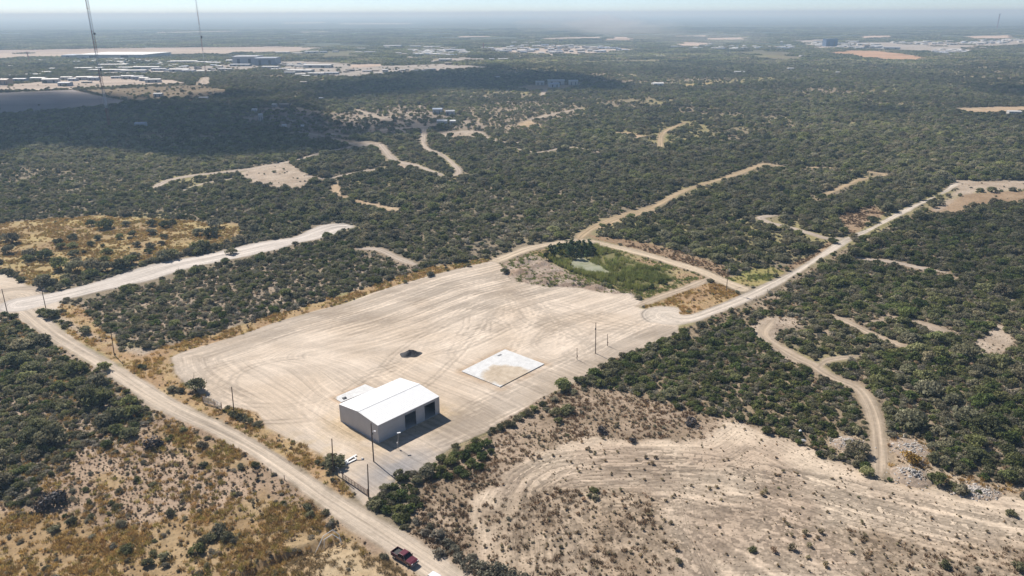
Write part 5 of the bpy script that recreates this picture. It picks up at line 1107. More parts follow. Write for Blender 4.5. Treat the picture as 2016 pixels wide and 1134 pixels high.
def stuff(name, label, cat, kind_or_meshes, P, S, R, V):
    meshes = kind_or_meshes
    coll = bpy.data.collections.new('src_' + name)
    for j, me_ in enumerate(meshes):
        coll.objects.link(bpy.data.objects.new('%s_source_%02d' % (name, j), me_))
    me = bpy.data.meshes.new(name); n = len(P)
    me.vertices.add(n); me.vertices.foreach_set('co', P.astype(np.float32).ravel())
    a = me.attributes.new('variant', 'INT', 'POINT'); a.data.foreach_set('value', V.astype(np.int32))
    a = me.attributes.new('turn', 'FLOAT_VECTOR', 'POINT'); a.data.foreach_set('vector', R.astype(np.float32).ravel())
    a = me.attributes.new('size', 'FLOAT_VECTOR', 'POINT'); a.data.foreach_set('vector', S.astype(np.float32).ravel())
    o = link(bpy.data.objects.new(name, me))
    md = o.modifiers.new('scatter', 'NODES'); md.node_group = scatter_nodes(coll)
    set_props(o, label, cat, kind='stuff')
    return o

PHRASE = {
 'scrub': 'in the wide scrubland beyond the yard', 'nearscrub': 'in the dense thicket across the dirt road from the yard',
 'sparse': 'on the stony ground across the dirt road from the yard', 'goldmix': 'in golden grass across the dirt road from the shed',
 'strawgrass': 'on the straw grass beside the red pickup', 'greyscrub': 'in the scrub block between yard and upper road',
 'goldfield': 'on the golden grass field past the upper road', 'scrubR': 'in the low thicket between access road and sandy field',
 'scrubR2': 'in the scrub on the far side of the winding track', 'brush': 'on brown brushy ground beside the access road',
 'tan': 'on the open sandy field', 'tanbrush': 'among brown weeds on the sandy field', 'rubbleside': 'beside the pale rubble heaps',
 'verge': 'on the golden grass verge of the yard', 'brown': 'on the brown grass strip along a dirt road', 'berm': 'on the grassy bank of the pond',
 'spoil': 'on the lumpy spoil bank by the pond', 'reed': 'among the reeds round the pond', 'greengrass': 'on the bright green grass corner',
 'bare': 'on a bare dirt patch in the scrub', 'lot': 'on the cleared house lots far off', 'lotsparse': 'on the thinly wooded rise far off',
 'yard': 'at the edge of the graded yard', 'junction': 'by the road junction'}
KINDS = {
 'tree': ('mesquite_tree', 'grey-green mesquite tree', 'tree', 'trunk', 'crown'),
 'dark': ('evergreen_shrub', 'dark green leafy shrub', 'shrub', 'stem', 'foliage'),
 'mid': ('thorn_shrub', 'olive green thorn shrub', 'shrub', 'stem', 'foliage'),
 'grey': ('grey_brush', 'grey half-dry brush', 'bush', 'stem', 'foliage'),
 'ball': ('weed_clump', 'small brownish weed clump', 'weed', None, None),
 'twig': ('dead_brush', 'dead grey brush', 'brush', 'stem', 'foliage'),
 'goldbush': ('golden_bush', 'golden dry bush', 'bush', None, None),
 'willow': ('willow_tree', 'dark narrow willow', 'tree', 'trunk', 'crown'),
}
def zone(cname, x, y):
    if cname in ('brush', 'scrubR', 'tan', 'bare', 'yard', 'verge', 'sparse') and -36 < x < -18 and 128 < y < 150: return 'in the thicket at the mouth of the driveway'
    if cname in ('brush', 'scrubR', 'yard', 'tan') and -20 < x < 2 and 140 < y < 172: return 'in the clump where access road meets sandy field'
    if cname == 'scrub':
        if x < -75: return 'in the scrub round the golden field past the upper road'
        if x < 70: return 'in the dense woodland behind the yard and pond'
        return 'in the scrub between the dirt tracks past the pond'
    if cname == 'scrubR2':
        return 'in the scrub along the access road past the bend' if y > 235 else 'in the scrub on the far side of the winding track'
    return PHRASE.get(cname, PHRASE['scrub'])

for kind, (oname, desc, cat, stem_name, crown_name) in KINDS.items():
    s = SPOTS[kind]
    d = np.sqrt(s[:, 0] ** 2 + s[:, 1] ** 2 + CAM_H ** 2)
    seen = (np.abs(s[:, 0]) < s[:, 1] * math.tan(math.atan(1008 / FOCAL)) * 0.97) & (s[:, 1] > 117)
    score = np.where(seen, s[:, 2] / d, -1)
    hand_n = len(HAND.get(kind, []))
    score[:hand_n] += np.where(seen[:hand_n], 0.05, 0)
    order = np.argsort(-score)
    order = order[:300][score[order[:300]] > 0]
    sel = np.zeros(len(s), bool); sel[order] = True
    zz = height(s[:, 0], s[:, 1])
    rr = np.random.default_rng(55)
    big, small = np.quantile(s[sel, 2], (0.82, 0.25))
    rot = rr.uniform(0, 6.283, len(s)); var = rr.integers(0, len(PLANT[kind]), len(s))
    for i in np.nonzero(sel)[0]:
        v = PLANT[kind][var[i]]
        x, y, dia, hs, cidi = s[i]
        ph = zone(CNAME[int(cidi)], x, y)
        adj = 'broad ' if dia > big else ('little ' if dia < small else '')
        lab = adj + desc + ' ' + ph; grp = adj + desc + ' - all those ' + ph
        if stem_name:
            e = empty(oname, (x, y, zz[i]), rot[i], lab, cat, grp); e.scale = (dia, dia, dia * hs)
            o = bpy.data.objects.new(crown_name, v['crown']); link(o, e)
            o = bpy.data.objects.new(stem_name, v['stem']); link(o, e)
        else:
            o = bpy.data.objects.new(oname, v['crown']); link(o)
            o.location = (x, y, zz[i]); o.rotation_euler = (0, 0, rot[i]); o.scale = (dia, dia, dia * hs)
            set_props(o, lab, cat, grp)
    rest = ~sel
    if rest.any():
        t = s[rest]
        stuff({'tree': 'mesquite_scrub', 'dark': 'evergreen_thicket', 'mid': 'thorn_scrub', 'grey': 'grey_undergrowth', 'ball': 'weeds'}.get(kind, kind + '_growth'),
              {'tree': 'grey-green mesquite woodland covering the plain', 'dark': 'dark green thicket filling the near scrub', 'mid': 'olive green thorn scrub between the trees', 'grey': 'grey half-dry undergrowth between the shrubs', 'ball': 'brownish weeds dotted over the open ground'}.get(kind, desc + ' growing in a mass'),
              'scrub', [p['whole'] for p in PLANT[kind]], np.c_[t[:, 0], t[:, 1], zz[rest]], np.c_[t[:, 2], t[:, 2], t[:, 2] * t[:, 3]],
              np.c_[np.zeros((rest.sum(), 2)), rot[rest]], var[rest])
for k, nm, lab in (('tuft', 'golden_grass', 'golden dry grass tufts on verges and fields'), ('straw', 'straw_grass', 'pale straw grass by the dirt road near the pickup'), ('brown', 'brown_grass', 'rust brown dry grass along the dirt roads'),
                   ('green', 'green_grass', 'fresh green grass on the pond bank'), ('reed', 'reeds', 'green reeds crowding round the pond')):
    s = SPOTS[k]
    rr = np.random.default_rng(66)
    zz = height(s[:, 0], s[:, 1])
    stuff(nm, lab, 'grass' if k != 'reed' else 'reeds', [p['whole'] for p in PLANT[k]], np.c_[s[:, 0], s[:, 1], zz], np.c_[s[:, 2], s[:, 2], s[:, 2] * s[:, 3]],
          np.c_[np.zeros((len(s), 2)), rr.uniform(0, 6.283, len(s))], rr.integers(0, 4, len(s)))
print('near plants', time.time() - T0)

# --- the wooded plain further out: stands of many small crowns
def stand_mesh(seed, side, n):
    r = np.random.default_rng(seed)
    Vs = []; Fs = []; T = []; off = 0
    for k in range(n):
        x, y = r.uniform(-side / 2, side / 2, 2); d = r.uniform(3.5, 7.5); h = d * r.uniform(0.4, 0.6); tn = r.random()
        m = 14
        dd = r.normal(0, 1, (m, 3)); dd[:, 2] = np.abs(dd[:, 2]); dd /= np.linalg.norm(dd, axis=1)[:, None]
        P = np.array((x, y, h * 0.35)) + dd * np.array((d / 2, d / 2, h * 0.65)) * 0.8
        V, F = leaf_quads(P, dd, d * 0.45, r)
        Vs.append(V); Fs.append(F + off); off += len(V); T.append(np.full(4 * m, tn))
    me = mesh_np('stand', np.vstack(Vs), np.vstack(Fs), [LEAF['tree']]); tint_attr(me, np.concatenate(T))
    return me
stands = [stand_mesh(500 + k, 46, 95) for k in range(5)]
r = np.random.default_rng(401)
x, y = np.meshgrid(np.arange(-4200, 4200, 40), np.arange(1560, 5600, 40)); x = x.ravel() + r.uniform(-14, 14, x.size); y = y.ravel() + r.uniform(-14, 14, y.size)
k = in_view(x, y, 80) & (np.hypot(x, y) > 1600); x, y = x[k], y[k]
k = keep_clear(x, y, np.full(len(x), 5.0)) & (fbm(x, y, 220, 4, 33) > 0.38); x, y = x[k], y[k]
stuff('woodland', 'hazy scrub woodland spreading to the horizon', 'woodland', stands, np.c_[x, y, np.zeros(len(x))], np.ones((len(x), 3)) * r.uniform(0.8, 1.15, len(x))[:, None],
      np.c_[np.zeros((len(x), 2)), r.choice([0, 1.5708, 3.1416, 4.7124], len(x))], r.integers(0, 5, len(x)))
print('woodland', len(x), time.time() - T0)
# ---------------------------------------------------------------- the metal shed
def gz(x, y):
    return float(height(np.array([x]), np.array([y]))[0])

L_, N_, R_ = [np.array(p) for p in DATA['bld']]
ax = (R_ - N_); LEN = float(np.hypot(*ax)); ax = ax / LEN
ay = np.array((-ax[1], ax[0])); WID = float(abs((L_ - N_) @ ay))
EAVE = 5.05; RIDGE = 5.95
shed_rz = math.atan2(ax[1], ax[0])
shed = empty('metal_shed', (N_[0], N_[1], 0.0), shed_rz, 'white metal shed with low gable roof and two open door bays', 'shed')
# local frame: x along the door side, y across; ribbed sheet walls with real ribs
def ribbed_wall(name, p0, p1, zfun, openings=(), mat='wall_metal', pitch=0.305, depth=0.035):
    """a sheet wall from p0 to p1 (local xy), outside on the right hand; openings (s0, s1, ztop)"""
    p0 = np.array(p0, float); p1 = np.array(p1, float); Lw = np.hypot(*(p1 - p0)); d = (p1 - p0) / Lw; n = np.array((d[1], -d[0]))
    cuts = sorted(set([0.0, Lw, Lw / 2] + [c for o in openings for c in o[:2]]))
    prof = []
    k = 0.0
    while k < Lw:
        for ds, off in ((0.0, 0.0), (0.17, 0.0), (0.20, depth), (0.275, depth)):
            if k + ds < Lw: prof.append((k + ds, off))
        k += pitch
    prof += [(c, 0.0) for c in cuts]
    prof = sorted(prof)
    mb = MB()
    for (s0, o0), (s1, o1) in zip(prof[:-1], prof[1:]):
        if s1 - s0 < 1e-4: continue
        sm = (s0 + s1) / 2; zb = 0.0
        for a, b, zt in openings:
            if a < sm < b: zb = zt
        a = p0 + d * s0 + n * o0; b = p0 + d * s1 + n * o1
        mb.add([(a[0], a[1], zb), (b[0], b[1], zb), (b[0], b[1], zfun(s1 / Lw)), (a[0], a[1], zfun(s0 / Lw))], [(0, 1, 2, 3)])
        if zb == 0.0 or True:   # inner skin, coloured dark to stand in for shade inside
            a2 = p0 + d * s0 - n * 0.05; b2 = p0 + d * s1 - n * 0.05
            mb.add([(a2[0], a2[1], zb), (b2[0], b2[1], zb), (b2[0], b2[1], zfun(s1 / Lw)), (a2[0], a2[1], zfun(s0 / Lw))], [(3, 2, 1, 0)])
    o = mb.build(name, M[mat], shed); o.data.materials.append(M['inner_shade'])
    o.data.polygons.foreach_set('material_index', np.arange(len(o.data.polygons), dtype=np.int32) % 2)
    return o
flatz = lambda t: EAVE - 0.02
gable = lambda t: EAVE - 0.02 + (RIDGE - EAVE) * (1 - abs(2 * t - 1))
DOORS = [(8.45, 12.15, 4.25), (15.05, 18.75, 4.25)]
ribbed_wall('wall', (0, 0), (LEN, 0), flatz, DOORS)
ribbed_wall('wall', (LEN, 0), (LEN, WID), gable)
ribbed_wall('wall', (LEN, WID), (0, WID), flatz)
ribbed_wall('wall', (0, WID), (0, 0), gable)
slope = math.atan2(RIDGE - EAVE, WID / 2)
for side in (0, 1):       # two roof slopes with raised seams
    mb = MB(); y0 = -0.16 if side == 0 else WID + 0.16; y1 = WID / 2
    z0 = EAVE - 0.16 * math.tan(slope) + 0.04; z1 = RIDGE + 0.04
    v = [(-0.12, y0, z0), (LEN + 0.12, y0, z0), (LEN + 0.12, y1, z1), (-0.12, y1, z1)]
    v += [(x, y, z - 0.05) for x, y, z in v]
    mb.add(v, [(0, 1, 2, 3), (7, 6, 5, 4), (0, 4, 5, 1), (1, 5, 6, 2), (2, 6, 7, 3), (3, 7, 4, 0)])
    roof = mb.build('roof', M['white_metal'], shed)
    sm = MB(); x = 0.18
    while x < LEN:
        sm.beam((x, y0 + (0.01 if side == 0 else -0.01), z0 + 0.018), (x, y1, z1 + 0.018), 0.05, 0.034); x += 0.61
    sm.build('seam', M['white_metal'], roof)
cap = MB().prism([(WID / 2 - 0.3, RIDGE + 0.065), (WID / 2, RIDGE + 0.105), (WID / 2 + 0.3, RIDGE + 0.065), (WID / 2, RIDGE + 0.06)], -0.14, LEN + 0.14)
cap.build('ridge_cap', M['white_metal'], shed)
for k, (x, y) in enumerate(((0, 0), (LEN, 0), (LEN, WID), (0, WID))):
    MB().box(x + (-0.03 if x == 0 else 0.03), y + (-0.03 if y == 0 else 0.03), (EAVE - 0.1) / 2, 0.16, 0.16, EAVE - 0.14).build('corner_trim', M['trim_metal'], shed)
MB().box(LEN / 2, -0.2, EAVE - 0.06, LEN + 0.2, 0.1, 0.16).build('eave_trim', M['trim_metal'], shed)
for s0, s1, zt in DOORS:
    f = MB(); f.box(s0 - 0.08, -0.03, zt / 2, 0.16, 0.14, zt); f.box(s1 + 0.08, -0.03, zt / 2, 0.16, 0.14, zt); f.box((s0 + s1) / 2, -0.03, zt + 0.08, s1 - s0 + 0.32, 0.14, 0.16)
    f.build('door_frame', M['trim_metal'], shed)
    MB().tube((s0 + 0.1, 0.35, zt + 0.25), (s1 - 0.1, 0.35, zt + 0.25), 0.22, n=10).build('rolled_door', M['trim_metal'], shed)
con = mat_plain('concrete', (0.56, 0.54, 0.50), 0.85, vary=0.12, scale=0.8)
MB().box(LEN / 2, WID / 2, 0.06, LEN + 0.3, WID + 0.3, 0.12).build('floor', con, shed)
fr = MB()
for k in range(4):
    xx = 0.3 + (LEN - 0.6) * k / 3
    fr.beam((xx, 0.3, 0.12), (xx, 0.3, EAVE - 0.1), 0.25, 0.25); fr.beam((xx, WID - 0.3, 0.12), (xx, WID - 0.3, EAVE - 0.1), 0.25, 0.25)
    fr.beam((xx, 0.3, EAVE - 0.3), (xx, WID / 2, RIDGE - 0.3), 0.2, 0.3); fr.beam((xx, WID - 0.3, EAVE - 0.3), (xx, WID / 2, RIDGE - 0.3), 0.2, 0.3)
fr.build('steel_frame', M['rust'], shed)

# ---------------------------------------------------------------- concrete slabs
def slab_mat(name, stain):
    mt, nt, nd, ln, bs = nodes_of(name)
    tc = nd.new('ShaderNodeTexCoord')
    n1 = noise_n(nd, ln, tc.outputs['Object'], 0.55, 6, 0.7)
    base = ramp_n(nd, ln, n1, [(0.3, (0.55, 0.545, 0.53)), (0.6, (0.69, 0.685, 0.67))])
    # washed-over sand on the near half
    sx = nd.new('ShaderNodeSeparateXYZ'); ln.new(tc.outputs['Object'], sx.inputs[0])
    n2 = noise_n(nd, ln, tc.outputs['Object'], 0.16, 5, 0.65)
    ex = math_n(nd, ln, 'POWER', math_n(nd, ln, 'MULTIPLY', math_n(nd, ln, 'SUBTRACT', sx.outputs[0], stain[0]), 1 / stain[2]), 2.0)
    ey = math_n(nd, ln, 'POWER', math_n(nd, ln, 'MULTIPLY', math_n(nd, ln, 'SUBTRACT', sx.outputs[1], stain[1]), 1 / stain[3]), 2.0)
    f = math_n(nd, ln, 'SUBTRACT', math_n(nd, ln, 'ADD', math_n(nd, ln, 'MULTIPLY', n2, 1.1), 0.42), math_n(nd, ln, 'MULTIPLY', math_n(nd, ln, 'ADD', ex, ey), 0.5))
    sand = ramp_n(nd, ln, noise_n(nd, ln, tc.outputs['Object'], 0.5, 6, 0.7), [(0.35, (0.40, 0.31, 0.21)), (0.65, (0.56, 0.46, 0.34))])
    fac = ramp_n(nd, ln, f, [(0.42, (0, 0, 0)), (0.60, (0.9, 0.9, 0.9))])
    ln.new(mix_rgb(nd, ln, fac, base, sand), bs.inputs['Base Color'])
    bs.inputs['Roughness'].default_value = 0.9; bs.inputs['Specular IOR Level'].default_value = 0.1
    return mt
def slab_obj(name, poly, h, mat, label):
    p = np.array(poly); c = p.mean(0); q = p - c
    e = bpy.data.objects.new(name, None)
    mb = MB(); n = len(q)
    mb.add([(x, y, -0.2) for x, y in q] + [(x, y, h) for x, y in q], [tuple(range(n, 2 * n))] + [(i, (i + 1) % n, n + (i + 1) % n, n + i) for i in range(n)])
    o = mb.build(name, mat); o.location = (c[0], c[1], 0); bevel(o, 0.03)
    set_props(o, label, 'slab'); return o
slab_obj('concrete_slab', DATA['slab'], 0.3, slab_mat('slab_concrete', (0.5, -5.0, 7.2, 7.2)), 'bare white concrete slab strewn with sand, alone in the yard')
slab_obj('apron_slab', DATA['backslab'], 0.22, slab_mat('apron_concrete', (-6.0, -3.0, 2.0, 2.0)), 'pale concrete apron behind the white shed')
S0, S1 = np.array(DATA['slab'][0]), np.array(DATA['slab'][1])
vent = S0 + (S1 - S0) * 0.78 + (np.array(DATA['slab'][2]) - S1) * 0.1
o = MB().box(0, 0, 0.03, 1.5, 0.7, 0.06, 0.8).build('metal_grate', mat_plain('grate_steel', (0.2, 0.2, 0.2), 0.6)); o.location = (vent[0], vent[1], 0.3)
set_props(o, 'small dark metal grate lying on the white slab', 'grate')
b0, b1 = np.array(DATA['backslab'][0]), np.array(DATA['backslab'][3])
q = b0 * 0.45 + b1 * 0.55 + np.array((1.6, 1.0))
o = MB().box(0, 0, 0.15, 1.1, 0.7, 0.3, 0.7).box(0.2, 0.1, 0.36, 0.5, 0.4, 0.12, 0.5).build('utility_box', mat_plain('box_grey', (0.16, 0.16, 0.16), 0.7)); o.location = (q[0], q[1], 0.22)
set_props(o, 'low dark utility box on the pale apron behind the shed', 'box')

# gravel heap
px_, py_ = DATA['pile']
V = []; F = []
nr, na = 26, 64; r = np.random.default_rng(8)
for i_ in range(nr + 1):
    for j in range(na):
        t = i_ / nr; a = 2 * math.pi * j / na
        rad = 2.8 * t * (1 + 0.12 * math.sin(2 * a + 1) + 0.07 * math.sin(5 * a))
        h = 1.45 * (0.5 + 0.5 * math.cos(math.pi * t)) ** 0.85 + 0.10 * math.sin(3 * a + 5 * t) * t * (1 - t) * 3 + 0.05 * r.normal() * (t > 0.05) * (1 - t) - 0.06 * (t > 0.98)
        V.append((rad * math.cos(a) * 1.15, rad * math.sin(a), h + 0.05))
for i_ in range(nr):
    for j in range(na):
        F.append((i_ * na + j, i_ * na + na + j, i_ * na + na + (j + 1) % na, i_ * na + (j + 1) % na))
me = bpy.data.meshes.new('gravel_heap'); me.from_pydata(V, [], F); me.materials.append(M['gravel']); me.update()
o = link(bpy.data.objects.new('gravel_heap', me)); o.location = (px_, py_, 0.02); set_props(o, 'small heap of black gravel on the pale yard', 'gravel')

# ---------------------------------------------------------------- poles
LED = mat_plain('lamp_head_white', (0.8, 0.8, 0.8), 0.35)
CER = mat_plain('insulator', (0.35, 0.33, 0.30), 0.4)
PLAB = ['dark utility pole at the far road junction, leftmost in view', 'dark utility pole beside the junction of the two pale roads', 'leaning brown utility pole on the verge beyond the first gate',
        'dark utility pole on the verge by the pipe gate', 'brown utility pole by the shrubs near the fallen white frame', 'black utility pole beside the driveway shrubs']
ki = 0; stub_i = 0
for x, y, h, k, lean in DATA['poles']:
    z = gz(x, y)
    rad = 0.15 if k in ('p', 'light', 'light2', 'cross') else (0.06 if k == 'lamp' else 0.11)
    tx = lean
    if k == 'p':
        lab = PLAB[ki]; ki += 1; nm = 'utility_pole'
    elif k == 'light': lab = 'tall brown pole with a white lamp at the shed corner'; nm = 'light_pole'
    elif k == 'lamp': lab = 'short steel pole with solar lamp in the shed shadow'; nm = 'lamp_post'
    elif k == 'light2': lab = 'tall thin pole standing between two stubs in the yard'; nm = 'utility_pole'
    elif k == 'stub':
        lab = ('short post in the yard nearest the concrete slab', 'short post in the yard farther from the slab')[stub_i]; stub_i += 1; nm = 'service_post'
    else: lab = 'grey utility pole with transformer by the pond road junction'; nm = 'utility_pole'
    e = empty(nm, (x, y, z), 0, lab, 'pole' if k != 'lamp' else 'lamp post')
    mt = M['pole'] if k in ('p', 'light', 'light2', 'stub') else (M['steel'] if k == 'lamp' else mat_plain('grey_pole', (0.22, 0.17, 0.13), 0.85))
    MB().tube((0, 0, -0.3), (tx, 0, h), rad, rad * 0.7, 10).build('shaft', mt, e)
    if k == 'p':
        c = MB(); c.tube((tx, 0, h), (tx, 0, h + 0.12), 0.03, 0.03, 6); c.tube((tx, 0.12, h - 0.25), (tx, 0.3, h - 0.2), 0.03, 0.045, 6); c.build('insulator', CER, e)
    if k == 'light':
        MB().beam((0.05, 0, h * 0.8), (0.75, -0.25, h * 0.815), 0.06, 0.06).build('bracket', M['steel'], e)
        MB().box(0.85, -0.3, h * 0.815, 0.55, 0.3, 0.16, -0.35).build('lamp_head', LED, e)
        MB().box(0.22, 0, h * 0.74, 0.28, 0.28, 0.5).build('meter_box', mat_plain('meter_grey', (0.12, 0.12, 0.12), 0.6), e)
        MB().tube((0.16, -0.05, 0.2), (0.2, -0.05, h * 0.72), 0.03, 0.03, 6).build('conduit', M['steel'], e)
    if k == 'lamp':
        MB().box(0.5, 0.05, h - 0.02, 0.85, 0.4, 0.09, 0.3).build('lamp_head', LED, e)
        MB().beam((tx, 0, h - 0.15), (0.4, 0.03, h - 0.05), 0.05, 0.05).build('bracket', M['steel'], e)
        MB().box(0.0, -0.12, 1.5, 0.32, 0.22, 0.5).build('switch_box', M['steel'], e)
    if k == 'light2':
        MB().box(-0.26, 0, h * 0.8, 0.36, 0.36, 0.5).build('meter_box', mat_plain('meter_dark', (0.06, 0.06, 0.06), 0.6), e)
        MB().tube((tx, 0, h), (tx + 0.1, 0, h + 0.5), 0.025, 0.02, 6).build('wire_stub', CER, e)
    if k == 'stub':
        MB().box(0.1, 0, 1.2, 0.22, 0.2, 0.4).build('socket_box', M['rust'], e)
    if k == 'cross':
        MB().beam((-1.1, 0.18, h - 0.7), (1.1, 0.18, h - 0.7), 0.12, 0.14).build('crossarm', mt, e)
        MB().tube((0.38, 0, h - 2.3), (0.38, 0, h - 1.4), 0.26, 0.26, 12).build('transformer', M['steel'], e)
        c = MB()
        for q in (-1.0, 0, 1.0): c.tube((q, 0.18, h - 0.62), (q, 0.18, h - 0.4), 0.05, 0.04, 8)
        c.build('insulator', CER, e)

# ---------------------------------------------------------------- gates and fence posts
A_, B_, C_ = [np.array(p) for p in DATA['gate1']]
g = empty('pipe_gate', (A_[0], A_[1], 0), 0, 'rusty pipe gate with two leaves standing ajar by the yard corner', 'gate')
def leaf(parent, p, q, h, bars, mat, vert=3, name='gate_leaf'):
    d = q - p; L = np.hypot(*d)
    o = MB()
    P0 = p - A_ if parent is g else p
    def at(s, z): return (P0[0] + d[0] * s, P0[1] + d[1] * s, z)
    for k in range(bars):
        z = 0.18 + (h - 0.18) * k / (bars - 1); o.tube(at(0, z), at(1, z), 0.035 if k not in (0, bars - 1) else 0.05, n=6)
    for k in range(vert): o.tube(at(k / (vert - 1), 0.16), at(k / (vert - 1), h + 0.02), 0.045, n=6)
    return o.build(name, mat, parent)
leaf(g, A_, B_, 2.0, 8, M['steel'])
leaf(g, B_ + np.array((0.1, -0.06)), C_, 2.0, 8, M['steel'])
for p in (A_ - np.array((0.25, -0.1)), C_ + np.array((0.25, -0.15))):
    q = p - A_; MB().tube((q[0], q[1], -0.3), (q[0], q[1], 2.4), 0.09, n=8).build('post', M['rust'], g)
A2, B2 = [np.array(p) for p in DATA['gate2']]
g2 = empty('mesh_gate', (0, 0, 0), 0, 'thin dark bar gate closing the driveway mouth', 'gate')
mid_ = A2 * 0.5 + B2 * 0.5
leaf(g2, A2, mid_ - (B2 - A2) * 0.01, 1.5, 7, M['rust'], 5)
leaf(g2, mid_ + (B2 - A2) * 0.01, B2, 1.5, 7, M['rust'], 5)
for p in (A2 - (B2 - A2) * 0.03, B2 + (B2 - A2) * 0.03): MB().tube((p[0], p[1], -0.3), (p[0], p[1], 1.9), 0.08, n=8).build('post', M['rust'], g2)
fp = DATA['posts']
FL = ['weathered fence post by the access road, nearest the bend', 'weathered fence post by the access road, one of a close pair', None, 'short fence post on the verge of the dirt road', None, None, 'fence post beside access road opposite the green corner']
for k, (x, y) in enumerate(fp):
    nm = {2: 'weathered fence post by the access road, twin of a close pair', 4: 'low fence post on the dirt road verge, nearer the shed', 5: 'fence post beside the access road near the grassy island'}.get(k) or FL[k]
    e = empty('fence_post', (x, y, gz(x, y)), 0, nm, 'post', 'wooden fence posts along the roads')
    MB().tube((0, 0, -0.3), (0.05, 0, 1.25), 0.09, 0.075, 8).build('stake', M['pole'], e)
    MB().tube((-0.05, 0.1, 0.7), (0.12, -0.1, 0.72), 0.012, 0.012, 5).build('wire_staple', M['steel'], e)

# ---------------------------------------------------------------- bent white frame, fallen truss, litter
wf = empty('bent_pipe_frame', (0, 0, 0), 0, 'bent white pipe arch frame standing in the dry grass', 'frame')
for pts in DATA['frame']:
    mb = MB()
    z0 = [gz(p[0], p[1]) if i_ in (0, 4) else 0 for i_, p in enumerate(pts)]
    pp_ = [(p[0], p[1], p[2] + z) for p, z in zip(pts, z0)]
    for a, b in zip(pp_[:-1], pp_[1:]): mb.tube(a, b, 0.07, n=8)
    mb.build('arch', M['white_paint'], wf)
d4 = [np.array(p) for p in DATA['debris']]
tr = empty('steel_truss', (d4[0][0], d4[0][1], 0), 0, 'white steel truss lying on the ground inside the driveway gate', 'truss')
def rel(p, z): return (p[0] - d4[0][0], p[1] - d4[0][1], z)
lo1, lo2, hi2, hi1 = d4
lerp = lambda a, b, t: a + (b - a) * t
MB().beam(rel(lo1, 0.22), rel(hi1, 0.3), 0.42, 0.16).build('chord', M['white_paint'], tr)
MB().beam(rel(lo2, 0.2), rel(hi2, 0.26), 0.42, 0.16).build('chord', M['white_paint'], tr)
for t0, t1 in ((0.0, 0.12), (0.35, 0.5), (0.6, 0.5), (0.85, 1.0)):
    MB().beam(rel(lerp(lo1, hi1, t0), 0.42), rel(lerp(lo2, hi2, t1), 0.4), 0.25, 0.1).build('web_strut', M['white_paint'], tr)
MB().beam(rel(lerp(lo1, hi1, 0.38) + (-1.5, 1.0), 0.12), rel(lerp(lo2, hi2, 0.75) + (2.2, 0.6), 0.14), 0.09, 0.09).build('rod', M['rust'], tr)
LIT = ['scrap of white plastic in the thicket edge, upper one', 'scrap of white plastic in the thicket edge, lower one', None, None, 'white scrap at the head of the rubble by the track', 'white scrap just past the rubble head by the track', 'small white bag beside the fallen truss']
for k, (x, y) in enumerate(DATA['litter']):
    if LIT[k] is None: continue
    r = np.random.default_rng(30 + k); n = 7
    V = [(r.uniform(-0.6, 0.6), r.uniform(-0.5, 0.5), r.uniform(0.05, 0.5)) for _ in range(n)]
    V = sorted(V, key=lambda v: math.atan2(v[1], v[0]))
    mb = MB(); mb.add([(0, 0, 0.45)] + V + [(v[0] * 0.9, v[1] * 0.9, 0.02) for v in V], [(0, i_ + 1, (i_ + 1) % n + 1) for i_ in range(n)] + [(i_ + 1, n + 1 + i_, n + 1 + (i_ + 1) % n, (i_ + 1) % n + 1) for i_ in range(n)])
    o = mb.build('plastic_scrap', M['white_paint']); o.location = (x, y, gz(x, y) + (1.4 if k < 2 else 0.0)); set_props(o, LIT[k], 'litter')

# ---------------------------------------------------------------- rubble heaps
def rock_mesh(seed, n, size, areax, areay, hmax):
    r = np.random.default_rng(seed)
    Vs = []; Fs = []; off = 0
    base = np.array([(-1, -1, -1), (1, -1, -1), (1, 1, -1), (-1, 1, -1), (-1, -1, 1), (1, -1, 1), (1, 1, 1), (-1, 1, 1)], float)
    bf = np.array([(0, 3, 2), (0, 2, 1), (4, 5, 6), (4, 6, 7), (0, 1, 5), (0, 5, 4), (1, 2, 6), (1, 6, 5), (2, 3, 7), (2, 7, 6), (3, 0, 4), (3, 4, 7)])
    for k in range(n):
        u = r.normal(0, 0.42, 2); rr = min(1, np.hypot(*u))
        c = np.array((u[0] * areax, u[1] * areay, hmax * max(0, 1 - rr) * r.uniform(0.5, 1)))
        s = size * r.uniform(0.35, 1.25) * np.array((1, r.uniform(0.6, 1), r.uniform(0.35, 0.7)))
        v = (base * (0.75 + 0.25 * r.random((8, 3)))) * s / 2
        a, b_ = r.uniform(0, 6.28), r.normal(0, 0.4)
        R1 = np.array([[math.cos(a), -math.sin(a), 0], [math.sin(a), math.cos(a), 0], [0, 0, 1]]); R2 = np.array([[1, 0, 0], [0, math.cos(b_), -math.sin(b_)], [0, math.sin(b_), math.cos(b_)]])
        Vs.append(v @ R2.T @ R1.T + c); Fs.append(bf + off); off += 8
    return np.vstack(Vs), np.vstack(Fs)
RLAB = ['rubble heap beside the winding track on the thicket side', 'long spread of pale rubble along the winding track', 'pale rubble heap with a golden bush at the track mouth', 'low scatter of rubble at the edge of the sandy field']
